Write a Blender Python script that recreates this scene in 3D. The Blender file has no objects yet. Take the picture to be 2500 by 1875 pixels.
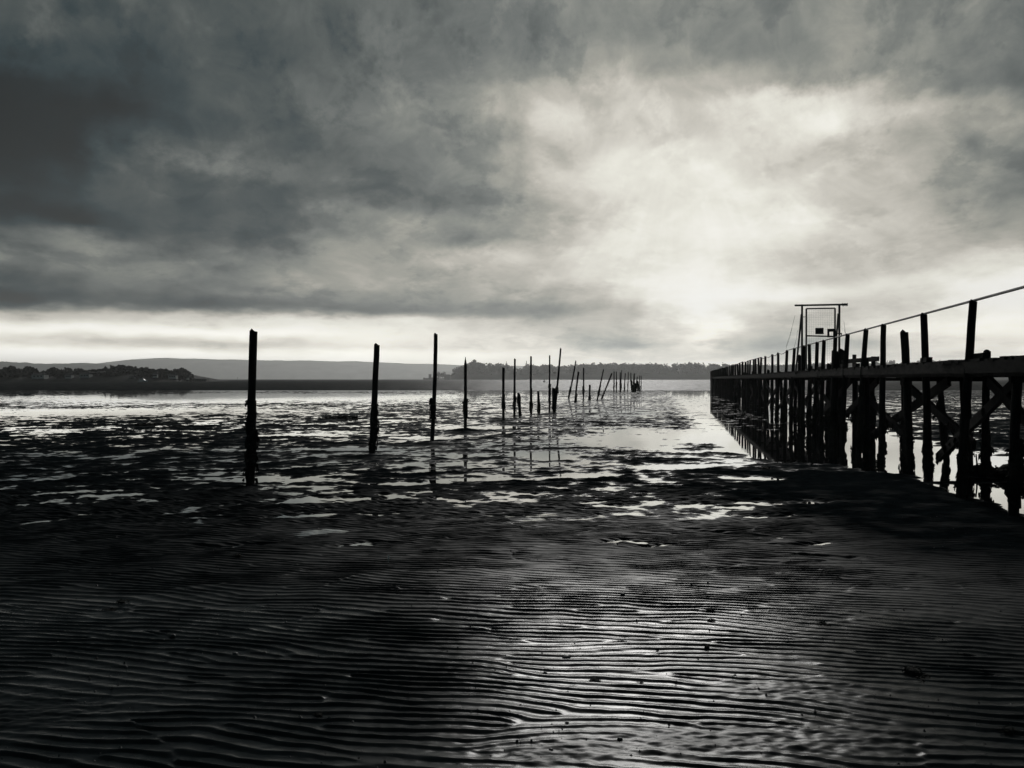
import bpy, math, random
import numpy as np

random.seed(7)
RNG = np.random.default_rng(11)
D = bpy.data
SC = bpy.context.scene
COL = SC.collection
R = math.radians

# ------------------------------------------------------------------ helpers
H_CAM = 1.6
F_SRC = 1950.0
CX, HOR = 1250.0, 925.5


def depth_of(py):
    """metres to the spot on the flat ground seen at picture height py"""
    return H_CAM * F_SRC / (py - HOR)


def at(px, py):
    y = depth_of(py)
    return (px - CX) / F_SRC * y, y


def z_at(py, y):
    return H_CAM + (HOR - py) * y / F_SRC


def x_at(px, y):
    return (px - CX) / F_SRC * y


def jx(y):
    """near edge of the jetty"""
    return 3.9 + 0.21 * y


def tag(o, label=None, cat=None, group=None, kind=None):
    if label:
        o["label"] = label
    if cat:
        o["category"] = cat
    if group:
        o["group"] = group
    if kind:
        o["kind"] = kind
    return o


def empty(name, loc, label, cat, group=None):
    o = D.objects.new(name, None)
    o.location = loc
    o.empty_display_size = 0.2
    COL.objects.link(o)
    return tag(o, label, cat, group)


class MB:
    """collects faces and links them as one mesh object"""

    def __init__(self):
        self.v, self.f = [], []

    def face(self, pts):
        n = len(self.v)
        self.v.extend([tuple(p) for p in pts])
        self.f.append(tuple(range(n, n + len(pts))))

    def hexa(self, c):
        n = len(self.v)
        self.v.extend([tuple(p) for p in c])
        for q in ((0, 3, 2, 1), (4, 5, 6, 7), (0, 1, 5, 4), (1, 2, 6, 5), (2, 3, 7, 6), (3, 0, 4, 7)):
            self.f.append(tuple(n + i for i in q))

    def box(self, x0, y0, z0, x1, y1, z1):
        self.hexa([(x0, y0, z0), (x1, y0, z0), (x1, y1, z0), (x0, y1, z0),
                   (x0, y0, z1), (x1, y0, z1), (x1, y1, z1), (x0, y1, z1)])

    def bar(self, a, b, w, t, up=(0, 0, 1), jit=0.0):
        """rectangular bar from a to b; w along the side axis, t along the up axis"""
        a, b = np.array(a, float), np.array(b, float)
        d = b - a
        d /= np.linalg.norm(d)
        u = np.array(up, float)
        s = np.cross(d, u)
        if np.linalg.norm(s) < 1e-6:
            s = np.cross(d, (1.0, 0, 0))
        s /= np.linalg.norm(s)
        u = np.cross(s, d)
        c = []
        for p in (a, b):
            for i, j in ((-1, -1), (1, -1), (1, 1), (-1, 1)):
                q = p + s * i * w / 2 + u * j * t / 2
                if jit:
                    q = q + np.array([random.uniform(-jit, jit) for _ in range(3)])
                c.append(q)
        self.hexa(c)

    def tube(self, pts, radii, n=10, jit=0.0, cap=True, flat=0.0):
        pts = [np.array(p, float) for p in pts]
        rings = []
        ph = random.random() * 6.28
        wob = [1 + random.uniform(-jit, jit) for _ in range(n)]
        for i, p in enumerate(pts):
            a = pts[max(i - 1, 0)]
            b = pts[min(i + 1, len(pts) - 1)]
            d = b - a
            d /= np.linalg.norm(d)
            s = np.cross(d, (0.0, 1.0, 0.02))
            if np.linalg.norm(s) < 1e-4:
                s = np.cross(d, (1.0, 0, 0))
            s /= np.linalg.norm(s)
            u = np.cross(s, d)
            ring = []
            for k in range(n):
                an = ph + 2 * math.pi * k / n
                r = radii[i] * wob[k] * (1 + random.uniform(-jit, jit) * 0.6)
                ring.append(len(self.v))
                self.v.append(tuple(p + (s * math.cos(an) + u * math.sin(an)) * r))
            rings.append(ring)
        for i in range(len(rings) - 1):
            for k in range(n):
                self.f.append((rings[i][k], rings[i][(k + 1) % n], rings[i + 1][(k + 1) % n], rings[i + 1][k]))
        if cap:
            self.f.append(tuple(reversed(rings[0])))
            self.f.append(tuple(rings[-1]))

    def build(self, name, mat, parent=None, smooth=False):
        off = np.array(parent_world(parent)) if parent else np.zeros(3)
        me = D.meshes.new(name)
        me.from_pydata([tuple(np.array(p) - off) for p in self.v], [], self.f)
        me.materials.append(mat)
        if smooth:
            me.polygons.foreach_set("use_smooth", [True] * len(me.polygons))
        me.update()
        o = D.objects.new(name, me)
        COL.objects.link(o)
        if parent:
            o.parent = parent
        return o


def parent_world(p):
    v = [0.0, 0.0, 0.0]
    while p is not None:
        for i in range(3):
            v[i] += p.location[i]
        p = p.parent
    return v


# ------------------------------------------------------------------ noise
_perm = np.random.default_rng(3).permutation(512).astype(np.int64)
_perm = np.concatenate([_perm, _perm, _perm])
_ang = np.random.default_rng(4).uniform(0, 2 * np.pi, 512)
_gx, _gy = np.cos(_ang), np.sin(_ang)


def perlin(x, y):
    xi = np.floor(x).astype(np.int64)
    yi = np.floor(y).astype(np.int64)
    xf, yf = x - xi, y - yi
    xi &= 511
    yi &= 511
    u = xf * xf * xf * (xf * (xf * 6 - 15) + 10)
    v = yf * yf * yf * (yf * (yf * 6 - 15) + 10)

    def g(ix, iy, dx, dy):
        h = _perm[_perm[ix & 511] + (iy & 511)]
        return _gx[h] * dx + _gy[h] * dy
    n00 = g(xi, yi, xf, yf)
    n10 = g(xi + 1, yi, xf - 1, yf)
    n01 = g(xi, yi + 1, xf, yf - 1)
    n11 = g(xi + 1, yi + 1, xf - 1, yf - 1)
    a = n00 + u * (n10 - n00)
    b = n01 + u * (n11 - n01)
    return (a + v * (b - a)) * 1.5


def fbm(x, y, oct=4, gain=0.5, lac=2.03):
    s, a, t = 0.0, 1.0, 0.0
    for i in range(oct):
        s = s + a * perlin(x + 17.3 * i, y - 9.1 * i)
        t += a * a
        x, y, a = x * lac, y * lac, a * gain
    return s / math.sqrt(t) * 2.1        # about unit variance


def sstep(a, b, x):
    t = np.clip((x - a) / (b - a), 0, 1)
    return t * t * (3 - 2 * t)


# ------------------------------------------------------------------ mud flat heights
CH_Y = [6.0, 8.2, 9.3, 10.5, 11.3, 12.3, 13.0, 13.9, 14.7, 15.4, 16.9, 18.0, 21.0, 25.0, 35.0, 50.0, 80.0, 112.0]
CH_L = [7.0, 6.1, 6.0, 6.1, 6.25, 6.5, 6.75, 6.4, 6.05, 5.6, 5.2, 4.7, 5.0, 5.8, 7.6, 10.5, 16.0, 21.0]
CH_R = [7.2, 7.5, 7.7, 7.9, 8.2, 8.6, 8.9, 9.1, 9.3, 9.6, 9.9, 10.0, 10.6, 11.5, 13.8, 17.5, 25.0, 32.0]

# hollows that hold standing water: x, y, half-length, half-width, turn, depth
HOLLOWS = [
    (-3.85, 12.75, 0.8, 0.36, 0.2, 0.055), (-3.2, 18.0, 0.8, 0.36, 0.15, 0.05),
    (-2.15, 21.9, 0.9, 0.7, 0.2, 0.05), (-1.3, 26.2, 1.3, 0.7, 0.1, 0.05),
    (0.75, 16.5, 0.55, 0.7, 0.2, 0.05), (3.0, 20.5, 1.5, 2.4, 0.2, 0.045),
    (4.6, 23.0, 1.6, 2.6, 0.25, 0.045), (1.85, 9.4, 1.0, 0.34, 0.45, 0.010), (0.6, 9.3, 0.6, 0.30, 0.4, 0.008),
    (3.9, 12.8, 0.55, 0.22, -0.3, 0.05), (3.3, 14.6, 0.8, 0.4, 0.3, 0.045), (-24.0, 72.0, 16.0, 14.0, 0.0, 0.05),
    (-21.0, 39.0, 9.0, 4.0, 0.1, 0.045), (-6.2, 14.0, 0.7, 0.2, 0.3, 0.03), (-1.55, 12.2, 0.5, 0.16, 0.4, 0.04),
    (-2.3, 22.0, 0.5, 0.4, 0.0, 0.03), (1.2, 13.3, 0.6, 0.3, 0.3, 0.03), (-5.6, 23.0, 1.2, 0.6, 0.1, 0.035),
    (2.2, 8.33, 0.4, 0.07, -0.6, 0.02), (1.41, 7.75, 0.28, 0.06, 0.3, 0.02),
    (1.05, 7.87, 0.24, 0.07, 0.2, 0.02), (3.04, 9.33, 0.4, 0.11, 0.2, 0.022),
    (2.89, 7.71, 0.28, 0.07, 0.2, 0.018), (2.8, 7.1, 0.32, 0.06, -0.2, 0.016), (1.63, 10.2, 0.55, 0.14, 0.3, 0.022),
    (2.3, 10.1, 0.55, 0.13, 0.35, 0.022), (-4.13, 10.6, 0.55, 0.13, 0.2, 0.022), (-6.3, 11.4, 0.5, 0.14, 0.1, 0.022),
    (-5.6, 11.0, 0.4, 0.12, 0.2, 0.022), (-5.04, 9.5, 0.45, 0.11, 0.2, 0.022), (-2.55, 11.2, 0.45, 0.12, 0.4, 0.022),
    (-2.57, 9.2, 0.45, 0.09, 0.4, 0.022), (-2.7, 7.66, 0.3, 0.07, 0.3, 0.018), (-1.47, 7.75, 0.3, 0.06, 0.3, 0.018),
    (-0.6, 10.4, 0.5, 0.12, 0.3, 0.022), (0.3, 11.2, 0.5, 0.13, 0.3, 0.022), (3.6, 10.2, 0.9, 0.2, 0.3, 0.012), 
]


def mud(x, y):
    """height of the flats above the standing water, and how wet the surface is"""
    ca, sa = math.cos(R(17)), math.sin(R(17))
    xr, yr = x * ca + y * sa, -x * sa + y * ca
    A = 0.016 - 0.006 * sstep(20, 60, y)
    big = fbm(xr / 7.0, yr / 5.0, 3)
    mid = fbm(xr / 1.35 + 5.1, yr / 0.8, 4, 0.55)
    small = fbm(x / 0.42, y / 0.3, 3, 0.6)
    tiny = fbm(x / 0.21 + 7, y / 0.13, 2, 0.6)
    lump = sstep(7.8, 10.5, y)
    n = 0.27 * big + 0.62 * mid + (0.66 * small + 0.32 * tiny) * (0.12 + 0.88 * lump)
    mean_y = [0, 5, 7.5, 9.0, 11, 14, 18, 24, 32, 50, 75, 98, 108, 118, 150]
    mean_v = [3.2, 2.3, 1.05, 0.85, 0.62, 0.50, 0.40, 0.28, 0.12, 0.0, -0.1, -0.15, -0.7, -4.0, -30.0]
    m = np.interp(y, mean_y, mean_v)
    # the flats between the stakes and the jetty lie a little lower
    mid_l = sstep(-3, 4, x - 0.2 * (y - 12)) * sstep(13, 22, y)
    m = m + (0.14 + 0.2 * sstep(35, 70, y)) * mid_l
    # firm bank beside the pool under the jetty
    bank = np.exp(-((x - 5.0) / 1.5) ** 2 - ((y - 11.3) / 2.6) ** 2)
    m = m + 2.4 * bank
    far_r = sstep(0, 2.5, x - np.interp(y, CH_Y, CH_R)) * sstep(8, 12, y)
    m = m + 0.3 * far_r * (1 - sstep(25, 45, y))
    flat = sstep(5.5, 8.5, y)
    h = A * (m + n * (0.25 + 0.75 * flat) * (1 - 0.75 * np.clip(bank, 0, 1)))
    wx = x + 0.22 * mid * (0.3 + 0.02 * y)
    wy = y + 0.16 * big * (0.5 + 0.02 * y) + 0.05 * small
    for hx, hy, a, b, tr, dp in HOLLOWS:
        c, s = math.cos(tr), math.sin(tr)
        dx, dy = wx - hx, wy - hy
        q = ((dx * c + dy * s) / a) ** 2 + ((-dx * s + dy * c) / b) ** 2
        g = np.exp(-np.clip(q, 0, 30) ** 1.5 * 0.7)
        h = h - g * (dp * 0.45 + np.maximum(A * m, 0) * 0.9)
    # firmer mud heaped on the shore side of the first stakes
    for sx, sy in ((-3.94, 12.07), (-3.04, 17.4), (-2.08, 20.7), (-1.45, 24.8)):
        q = ((x - sx) / 0.75) ** 2 + ((y - sy + 1.05) / 0.85) ** 2
        h = np.maximum(h, 0.012 * np.exp(-q) * 1.6 - 0.006 + 0.003 * small) * (q < 2) + h * (q >= 2)
    # channel along the jetty
    wob = 0.22 * fbm(x / 1.1, y / 1.1, 3) * (1 + y / 25)
    L, Rr = np.interp(y, CH_Y, CH_L), np.interp(y, CH_Y, CH_R)
    ins = np.minimum(x - L, Rr - x) + wob * 0.55
    chn = sstep(-0.5, 0.45, ins) * sstep(7.4, 8.6, y)
    deep = 1 - sstep(19, 27, y)
    floor_ = deep * (-0.05 + 0.012 * mid) + (1 - deep) * (-0.013 + 0.010 * mid + 0.008 * small)
    h = h * (1 - chn) + chn * floor_
    # low bar that splits the near pool, and the heap behind it
    bar = np.exp(-((y - 12.35 - 0.12 * (x - 7)) / 0.16) ** 2) * sstep(5.9, 6.6, x)
    h = h + bar * (0.062 + 0.006 * small)
    heap = np.exp(-((x - 8.35) / 0.75) ** 2 - ((y - 13.2) / 0.42) ** 2)
    h = h + heap * (0.22 + 0.02 * mid)
    heap2 = np.exp(-((x + 1.45) / 0.4) ** 2 - ((y - 24.8) / 0.35) ** 2)
    h = h + heap2 * 0.07
    # sand ripples
    near = (1 - sstep(9.5, 12.8, y))
    smooth_r = np.clip(sstep(1.6, 3.4, x - 0.12 * y) * sstep(3.0, 4.6, y) * 0.8, 0, 1)
    patch = np.clip(0.92 + 0.20 * fbm(x / 1.3 + 3, y / 1.0 + 8, 3), 0.62, 1.2)
    scour = (np.exp(-((x - 1.35) / 0.33) ** 2 - ((y - 4.02) / 0.13) ** 2)
             + np.exp(-((x - 1.0) / 0.75) ** 2 - ((y - 3.45) / 0.16) ** 2)
             + 0.8 * np.exp(-((x + 2.3) / 0.35) ** 2 - ((y - 3.7) / 0.25) ** 2)
             + 0.8 * np.exp(-((x - 0.2) / 0.3) ** 2 - ((y - 3.3) / 0.1) ** 2))
    scour = np.clip(scour + 0.15 * fbm(x / 0.2, y / 0.15, 2) * scour, 0, 1)
    lam = 0.082
    ph = (y + 0.17 * x) / lam
    ph = ph + 0.75 * fbm(x / 2.6, y / 1.6, 3, 0.5) + 0.13 * fbm(x / 0.55 + 2, y / 0.3, 3) + 0.035 * fbm(x / 0.16, y / 0.1 + 4, 2)
    ph = 2 * np.pi * ph
    ph = ph + np.arctan2(perlin(x / 1.3 + 40, y / 0.9 + 3), perlin(x / 1.3 + 9, y / 0.9 + 71))
    ph = ph - np.arctan2(perlin(x / 1.7 + 4, y / 1.1 + 33), perlin(x / 1.7 + 90, y / 1.1 + 17))
    ph = ph + np.arctan2(perlin(x / 0.85 + 61, y / 0.6 + 5), perlin(x / 0.85 + 15, y / 0.6 + 28))
    u = np.mod(-ph / (2 * np.pi), 1.0)
    crest = 0.63 + 0.04 * fbm(x / 0.3, y / 0.3, 1)
    w = np.where(u < crest, (u / crest) ** 2.2, 1 - sstep(0, 1, (u - crest) / (1 - crest)))
    amp = 0.0100 * near * (1 - 0.6 * smooth_r) * patch * (1 + 0.22 * fbm(x / 0.38 + 31, y / 0.2, 2)) * (1 - scour) * (1 - np.clip(0.55 * bank, 0, 1))
    h = h + amp * (w - 0.4)
    grit = fbm(x / 0.055, y / 0.04, 2, 0.6)
    h = h + scour * (0.0022 * grit + 0.003 * fbm(x / 0.22 + y, y / 0.07, 3)) + near * 0.0006 * grit
    h = h + lump * 0.0034 * fbm(x / 0.13, y / 0.11, 2) * (1 - 0.2 * np.clip(bank, 0, 1))
    wet = np.clip(0.95 * (1 - 0.62 * sstep(4.8, 7.6, y)) * (1 - sstep(8.5, 12.5, y)) - 0.25 * scour - 0.35 * smooth_r * near - 0.75 * np.clip(bank, 0, 1), 0, 1)
    wet = np.maximum(wet, 0.75 * np.exp(-np.maximum(h, 0) / 0.0035) * flat) + 0.05 * fbm(x / 0.5, y / 0.4, 3) * near
    return h, np.clip(wet, 0, 1)


def ground_z(x, y):
    return float(mud(np.array([float(x)]), np.array([float(y)]))[0][0])


# ------------------------------------------------------------------ materials
def mat_new(name):
    m = D.materials.new(name)
    m.use_nodes = True
    nt = m.node_tree
    b = nt.nodes["Principled BSDF"]
    return m, nt, b


def nd(nt, typ, **kw):
    n = nt.nodes.new(typ)
    for k, v in kw.items():
        setattr(n, k, v)
    return n


def val_math(nt, op, a, b=None, c=None, clamp=False):
    n = nd(nt, "ShaderNodeMath", operation=op)
    n.use_clamp = clamp
    for i, v in enumerate((a, b, c)):
        if v is None:
            continue
        if isinstance(v, (int, float)):
            n.inputs[i].default_value = v
        else:
            nt.links.new(v, n.inputs[i])
    return n.outputs[0]


def noise(nt, vec, scale, detail=4, rough=0.55, dist=0.0):
    n = nd(nt, "ShaderNodeTexNoise")
    n.inputs["Scale"].default_value = scale
    n.inputs["Detail"].default_value = detail
    n.inputs["Roughness"].default_value = rough
    n.inputs["Distortion"].default_value = dist
    if vec is not None:
        nt.links.new(vec, n.inputs["Vector"])
    return n


def ramp(nt, fac, stops, interp="LINEAR"):
    n = nd(nt, "ShaderNodeValToRGB")
    cr = n.color_ramp
    cr.interpolation = interp
    while len(cr.elements) < len(stops):
        cr.elements.new(0.5)
    while len(cr.elements) > len(stops):
        cr.elements.remove(cr.elements[-1])
    for e, (p, c) in zip(cr.elements, stops):
        e.position = p
        e.color = (c, c, c, 1) if isinstance(c, (int, float)) else (*c, 1)
    if fac is not None:
        nt.links.new(fac, n.inputs[0])
    return n.outputs[0]


def mapping_off(nt, vec, off):
    mp = nd(nt, "ShaderNodeMapping")
    mp.inputs["Location"].default_value = off
    nt.links.new(vec, mp.inputs[0])
    return mp.outputs[0]


def mapping(nt, scale, src="Object"):
    tc = nd(nt, "ShaderNodeTexCoord")
    mp = nd(nt, "ShaderNodeMapping")
    mp.inputs["Scale"].default_value = scale
    nt.links.new(tc.outputs[src], mp.inputs[0])
    return mp.outputs[0]


def rough_mat(name, c0, c1, scale, rough=0.8, spec=0.25, bump=0.0, bscale=None, stretch=(1, 1, 1), bdist=0.01):
    m, nt, b = mat_new(name)
    v = mapping(nt, stretch)
    n = noise(nt, v, scale, 5, 0.6)
    c = ramp(nt, n.outputs[0], [(0.3, c0), (0.7, c1)])
    nt.links.new(c, b.inputs["Base Color"])
    b.inputs["Roughness"].default_value = rough
    b.inputs["Specular IOR Level"].default_value = spec
    if bump:
        n2 = noise(nt, v, bscale or scale * 3, 4, 0.65)
        bp = nd(nt, "ShaderNodeBump")
        bp.inputs["Strength"].default_value = bump
        bp.inputs["Distance"].default_value = bdist
        nt.links.new(n2.outputs[0], bp.inputs["Height"])
        nt.links.new(bp.outputs[0], b.inputs["Normal"])
    return m


M = {}
M["wood"] = rough_mat("weathered_timber", (0.010, 0.010, 0.010), (0.026, 0.026, 0.025), 6, 0.95, 0.06, 0.6, 14, (6, 6, 0.7), 0.01)
M["wet_wood"] = rough_mat("wet_timber", (0.008, 0.008, 0.008), (0.018, 0.018, 0.018), 5, 0.9, 0.06, 0.7, 12, (6, 6, 0.7), 0.012)
M["plank"] = rough_mat("deck_timber", (0.014, 0.014, 0.014), (0.032, 0.032, 0.03), 3, 0.95, 0.05, 0.5, 10, (4, 1, 4), 0.006)
M["weed"] = rough_mat("dark_seaweed", (0.008, 0.009, 0.008), (0.025, 0.026, 0.022), 25, 0.85, 0.08, 0.5, 60)
M["metal"] = rough_mat("rusted_steel", (0.015, 0.015, 0.015), (0.04, 0.038, 0.035), 20, 0.6, 0.4, 0.2, 60)
M["board"] = rough_mat("sign_face", (0.02, 0.021, 0.022), (0.032, 0.033, 0.034), 6, 0.6, 0.3)
M["stone"] = rough_mat("dark_pebble", (0.015, 0.015, 0.016), (0.04, 0.04, 0.04), 18, 0.6, 0.35, 0.4, 40)
M["leaf_dark"] = rough_mat("headland_foliage", (0.03, 0.033, 0.03), (0.07, 0.074, 0.068), 0.12, 0.85, 0.1)
M["leaf_far"] = rough_mat("island_foliage", (0.035, 0.037, 0.035), (0.08, 0.082, 0.078), 0.06, 0.85, 0.1)
M["bark"] = rough_mat("bark", (0.03, 0.03, 0.028), (0.06, 0.058, 0.055), 1.5, 0.9, 0.1)
M["soil"] = rough_mat("headland_soil", (0.03, 0.03, 0.03), (0.06, 0.06, 0.058), 0.08, 0.9, 0.1)
M["hill"] = rough_mat("hill_heath", (0.03, 0.032, 0.03), (0.24, 0.24, 0.23), 0.005, 0.95, 0.05)
M["render"] = rough_mat("pale_render", (0.35, 0.35, 0.34), (0.6, 0.6, 0.58), 0.8, 0.8, 0.2)
M["slate"] = rough_mat("roof_slate", (0.05, 0.05, 0.052), (0.1, 0.1, 0.1), 1.5, 0.7, 0.2)
M["glass"] = rough_mat("window_glass", (0.02, 0.02, 0.022), (0.04, 0.04, 0.04), 2, 0.15, 0.5)
M["white"] = rough_mat("white_paint", (0.7, 0.7, 0.68), (0.8, 0.8, 0.78), 4, 0.5, 0.4)
M["masonry"] = rough_mat("grey_stone", (0.1, 0.1, 0.1), (0.2, 0.2, 0.19), 0.6, 0.9, 0.15)
M["feather"] = rough_mat("pale_feather", (0.6, 0.6, 0.58), (0.8, 0.8, 0.78), 40, 0.6, 0.3)


def mud_material():
    m, nt, b = mat_new("wet_sand_and_mud")
    at_ = nd(nt, "ShaderNodeAttribute", attribute_name="wet")
    wet = at_.outputs["Fac"]
    v = mapping(nt, (1, 1, 1))
    n1 = noise(nt, v, 1.3, 5, 0.6)
    n2 = noise(nt, v, 9.0, 4, 0.6)
    c = ramp(nt, n2.outputs[0], [(0.3, (0.0045, 0.0068, 0.0078)), (0.7, (0.0105, 0.0142, 0.0157))])
    nt.links.new(c, b.inputs["Base Color"])
    # damp film: smoother and shinier where the surface is wet
    rr = nd(nt, "ShaderNodeMapRange")
    rr.inputs[3].default_value = 0.85
    rr.inputs[4].default_value = 0.2
    nt.links.new(wet, rr.inputs[0])
    rj = val_math(nt, "MULTIPLY_ADD", n1.outputs[0], 0.07, -0.035)
    rs = val_math(nt, "ADD", rr.outputs[0], rj, clamp=True)
    nt.links.new(rs, b.inputs["Roughness"])
    sp = nd(nt, "ShaderNodeMapRange")
    sp.inputs[3].default_value = 0.0
    sp.inputs[4].default_value = 0.068
    nt.links.new(wet, sp.inputs[0])
    nt.links.new(sp.outputs[0], b.inputs["Specular IOR Level"])
    n3 = noise(nt, v, 160.0, 3, 0.7)
    bp = nd(nt, "ShaderNodeBump")
    bp.inputs["Strength"].default_value = 0.10
    bp.inputs["Distance"].default_value = 0.003
    nt.links.new(n3.outputs[0], bp.inputs["Height"])
    nt.links.new(bp.outputs[0], b.inputs["Normal"])
    return m


def water_material(name, waves):
    m, nt, b = mat_new(name)
    b.inputs["Base Color"].default_value = (0.010, 0.012, 0.013, 1)
    b.inputs["IOR"].default_value = 1.333 if waves else 2.0
    b.inputs["Specular IOR Level"].default_value = 0.5
    if waves:
        b.inputs["Roughness"].default_value = 0.42
        b.inputs["Specular IOR Level"].default_value = 0.028
        v = mapping(nt, (0.5, 1.0, 1.0))
        # chop rolling in: steep faces towards the shore
        n = noise(nt, v, 0.9, 3, 0.6)
        sp_ = nd(nt, "ShaderNodeSeparateColor")
        nt.links.new(n.outputs["Color"], sp_.inputs[0])
        nx_ = val_math(nt, "MULTIPLY_ADD", sp_.outputs[0], 1.7, -0.85)
        ny_ = val_math(nt, "MULTIPLY_ADD", val_math(nt, "ABSOLUTE", val_math(nt, "SUBTRACT", sp_.outputs[1], 0.5)), -1.7, -0.10)
        cb_ = nd(nt, "ShaderNodeCombineXYZ")
        nt.links.new(nx_, cb_.inputs[0])
        nt.links.new(ny_, cb_.inputs[1])
        cb_.inputs[2].default_value = 1.0
        nm_ = nd(nt, "ShaderNodeVectorMath", operation="NORMALIZE")
        nt.links.new(cb_.outputs[0], nm_.inputs[0])
        nt.links.new(nm_.outputs[0], b.inputs["Normal"])
    else:
        b.inputs["Roughness"].default_value = 0.006
        v = mapping(nt, (0.6, 1.0, 1.0))
        n = noise(nt, v, 7.0, 3, 0.55)
        pt = noise(nt, v, 0.5, 3, 0.6)
        k = ramp(nt, pt.outputs[0], [(0.42, 0.08), (0.62, 1.0)])
        hgt = val_math(nt, "MULTIPLY", n.outputs[0], k)
        bp = nd(nt, "ShaderNodeBump")
        bp.inputs["Strength"].default_value = 1.0
        bp.inputs["Distance"].default_value = 0.0007
        nt.links.new(hgt, bp.inputs["Height"])
        nt.links.new(bp.outputs[0], b.inputs["Normal"])
        # mirror layer added to brighten the pools' sky reflection beyond plain water
        gls = nd(nt, "ShaderNodeBsdfGlossy")
        gls.inputs["Roughness"].default_value = 0.006
        gls.inputs["Color"].default_value = (0.95, 0.95, 0.94, 1)
        nt.links.new(bp.outputs[0], gls.inputs["Normal"])
        mxs = nd(nt, "ShaderNodeMixShader")
        mxs.inputs[0].default_value = 0.7
        nt.links.new(b.outputs[0], mxs.inputs[1])
        nt.links.new(gls.outputs[0], mxs.inputs[2])
        nt.links.new(mxs.outputs[0], nt.nodes["Material Output"].inputs["Surface"])
    return m


M["mud"] = mud_material()
M["pool"] = water_material("still_water", False)
M["harbour"] = water_material("harbour_water", True)


# ------------------------------------------------------------------ the flats and the water
def grid_mesh(name, X, Y, Z, mat, wet=None, smooth=True):
    nr, nc = X.shape
    me = D.meshes.new(name)
    me.vertices.add(nr * nc)
    co = np.stack([X, Y, Z], -1).astype(np.float32).reshape(-1)
    me.vertices.foreach_set("co", co)
    i = np.arange(nr * nc, dtype=np.int32).reshape(nr, nc)
    q = np.stack([i[:-1, :-1], i[:-1, 1:], i[1:, 1:], i[1:, :-1]], -1).reshape(-1)
    nf = (nr - 1) * (nc - 1)
    me.loops.add(nf * 4)
    me.loops.foreach_set("vertex_index", q)
    me.polygons.add(nf)
    me.polygons.foreach_set("loop_start", np.arange(0, nf * 4, 4, dtype=np.int32))
    me.polygons.foreach_set("loop_total", np.full(nf, 4, dtype=np.int32))
    if smooth:
        me.polygons.foreach_set("use_smooth", np.ones(nf, dtype=bool))
    if wet is not None:
        a = me.attributes.new("wet", "FLOAT", "POINT")
        a.data.foreach_set("value", wet.astype(np.float32).reshape(-1))
    me.materials.append(mat)
    me.update(calc_edges=True)
    me.validate()
    o = D.objects.new(name, me)
    COL.objects.link(o)
    return o


ys = list(np.arange(-3.0, 2.2, 0.08))
y = 2.2
while y < 150:
    ys.append(y)
    y += 0.0068 if y < 9.5 else 0.0095 if y < 12.5 else 0.02 if y < 14 else 0.0034 * y
ys = np.array(ys)
ss = np.linspace(-0.93, 0.93, 1040)
Xg = (ys[:, None] + 6.0) * ss[None, :]
Yg = ys[:, None] - 0.16 * Xg * (1 - sstep(9.0, 15.0, ys))[:, None] * sstep(0.5, 2.2, ys)[:, None]     # rows follow the ripple crests
Zg, Wg = mud(Xg, Yg)
tag(grid_mesh("mudflat", Xg, Yg, Zg, M["mud"], Wg), "dark rippled sand and mud laid bare by the tide", kind="structure")
del Xg, Yg, Zg, Wg

mb = MB()
mb.face([(-150, -3, 0), (150, -3, 0), (150, 112, 0), (-150, 112, 0)])
tag(mb.build("pool_water", M["pool"]), "still shallow water left in hollows of the mud", kind="structure")
mb = MB()
W = 11000
mb.face([(-W, 112, 0), (W, 112, 0), (W, 10100, 0), (-W, 10100, 0)])
mb.face([(-W, -3, 0), (-150, -3, 0), (-150, 112, 0), (-W, 112, 0)])
mb.face([(150, -3, 0), (W, -3, 0), (W, 112, 0), (150, 112, 0)])
mb.face([(-W, -400, 0), (W, -400, 0), (W, -3, 0), (-W, -3, 0)])
tag(mb.build("harbour_water", M["harbour"]), "dark choppy harbour water beyond the mudflat", kind="structure")


# ------------------------------------------------------------------ weed and shafts
def weed_mb(axis, zr, r0, n=120, thick=0.05, drip=0.12):
    """ragged weed round an upright between two heights: small hanging fronds"""
    mb = MB()
    lobes = [(random.uniform(*zr), random.uniform(0, 6.28), random.uniform(0.5, 1.0)) for _ in range(max(3, n // 18))]
    for _ in range(n):
        lz, la, ls = random.choice(lobes)
        z = min(max(lz + random.gauss(0, 0.10), zr[0]), zr[1])
        an = la + random.gauss(0, 0.9)
        p = np.array(axis(z))
        r = r0 + abs(random.gauss(0, 0.45)) * thick * ls
        c = p + np.array([math.cos(an) * r, math.sin(an) * r, 0])
        w = random.uniform(0.012, 0.035)
        l = random.uniform(0.4, 1.1) * drip
        t = np.array([-math.sin(an + random.uniform(-.6, .6)), math.cos(an + random.uniform(-.6, .6)), random.uniform(-.4, .4)]) * w
        o = np.array([math.cos(an), math.sin(an), 0]) * random.uniform(0.0, 0.03)
        dn = np.array([random.uniform(-.02, .02), random.uniform(-.02, .02), -l])
        mb.face([c - t, c + t, c + t * 0.7 + o + dn * 0.6, c + o * 0.6 + dn, c - t * 0.8 + o + dn * 0.55])
        mb.face([c - t * 0.6 + o, c + o * 1.5 + dn * 0.25, c + t * 0.6 - o * 0.2 + dn * 0.3, c - dn * 0.2])
    # crust of barnacles hugging the timber
    k = 9
    zz = np.linspace(zr[0], zr[1], 12)
    mb.tube([axis(z) for z in zz],
            [r0 + thick * (0.05 + 0.5 * random.random() ** 1.5) * math.sin(math.pi * min(max((z - zr[0]) / (zr[1] - zr[0]), 0.03), 0.97)) ** 1.2 for z in zz],
            k, 0.16)
    return mb


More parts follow.
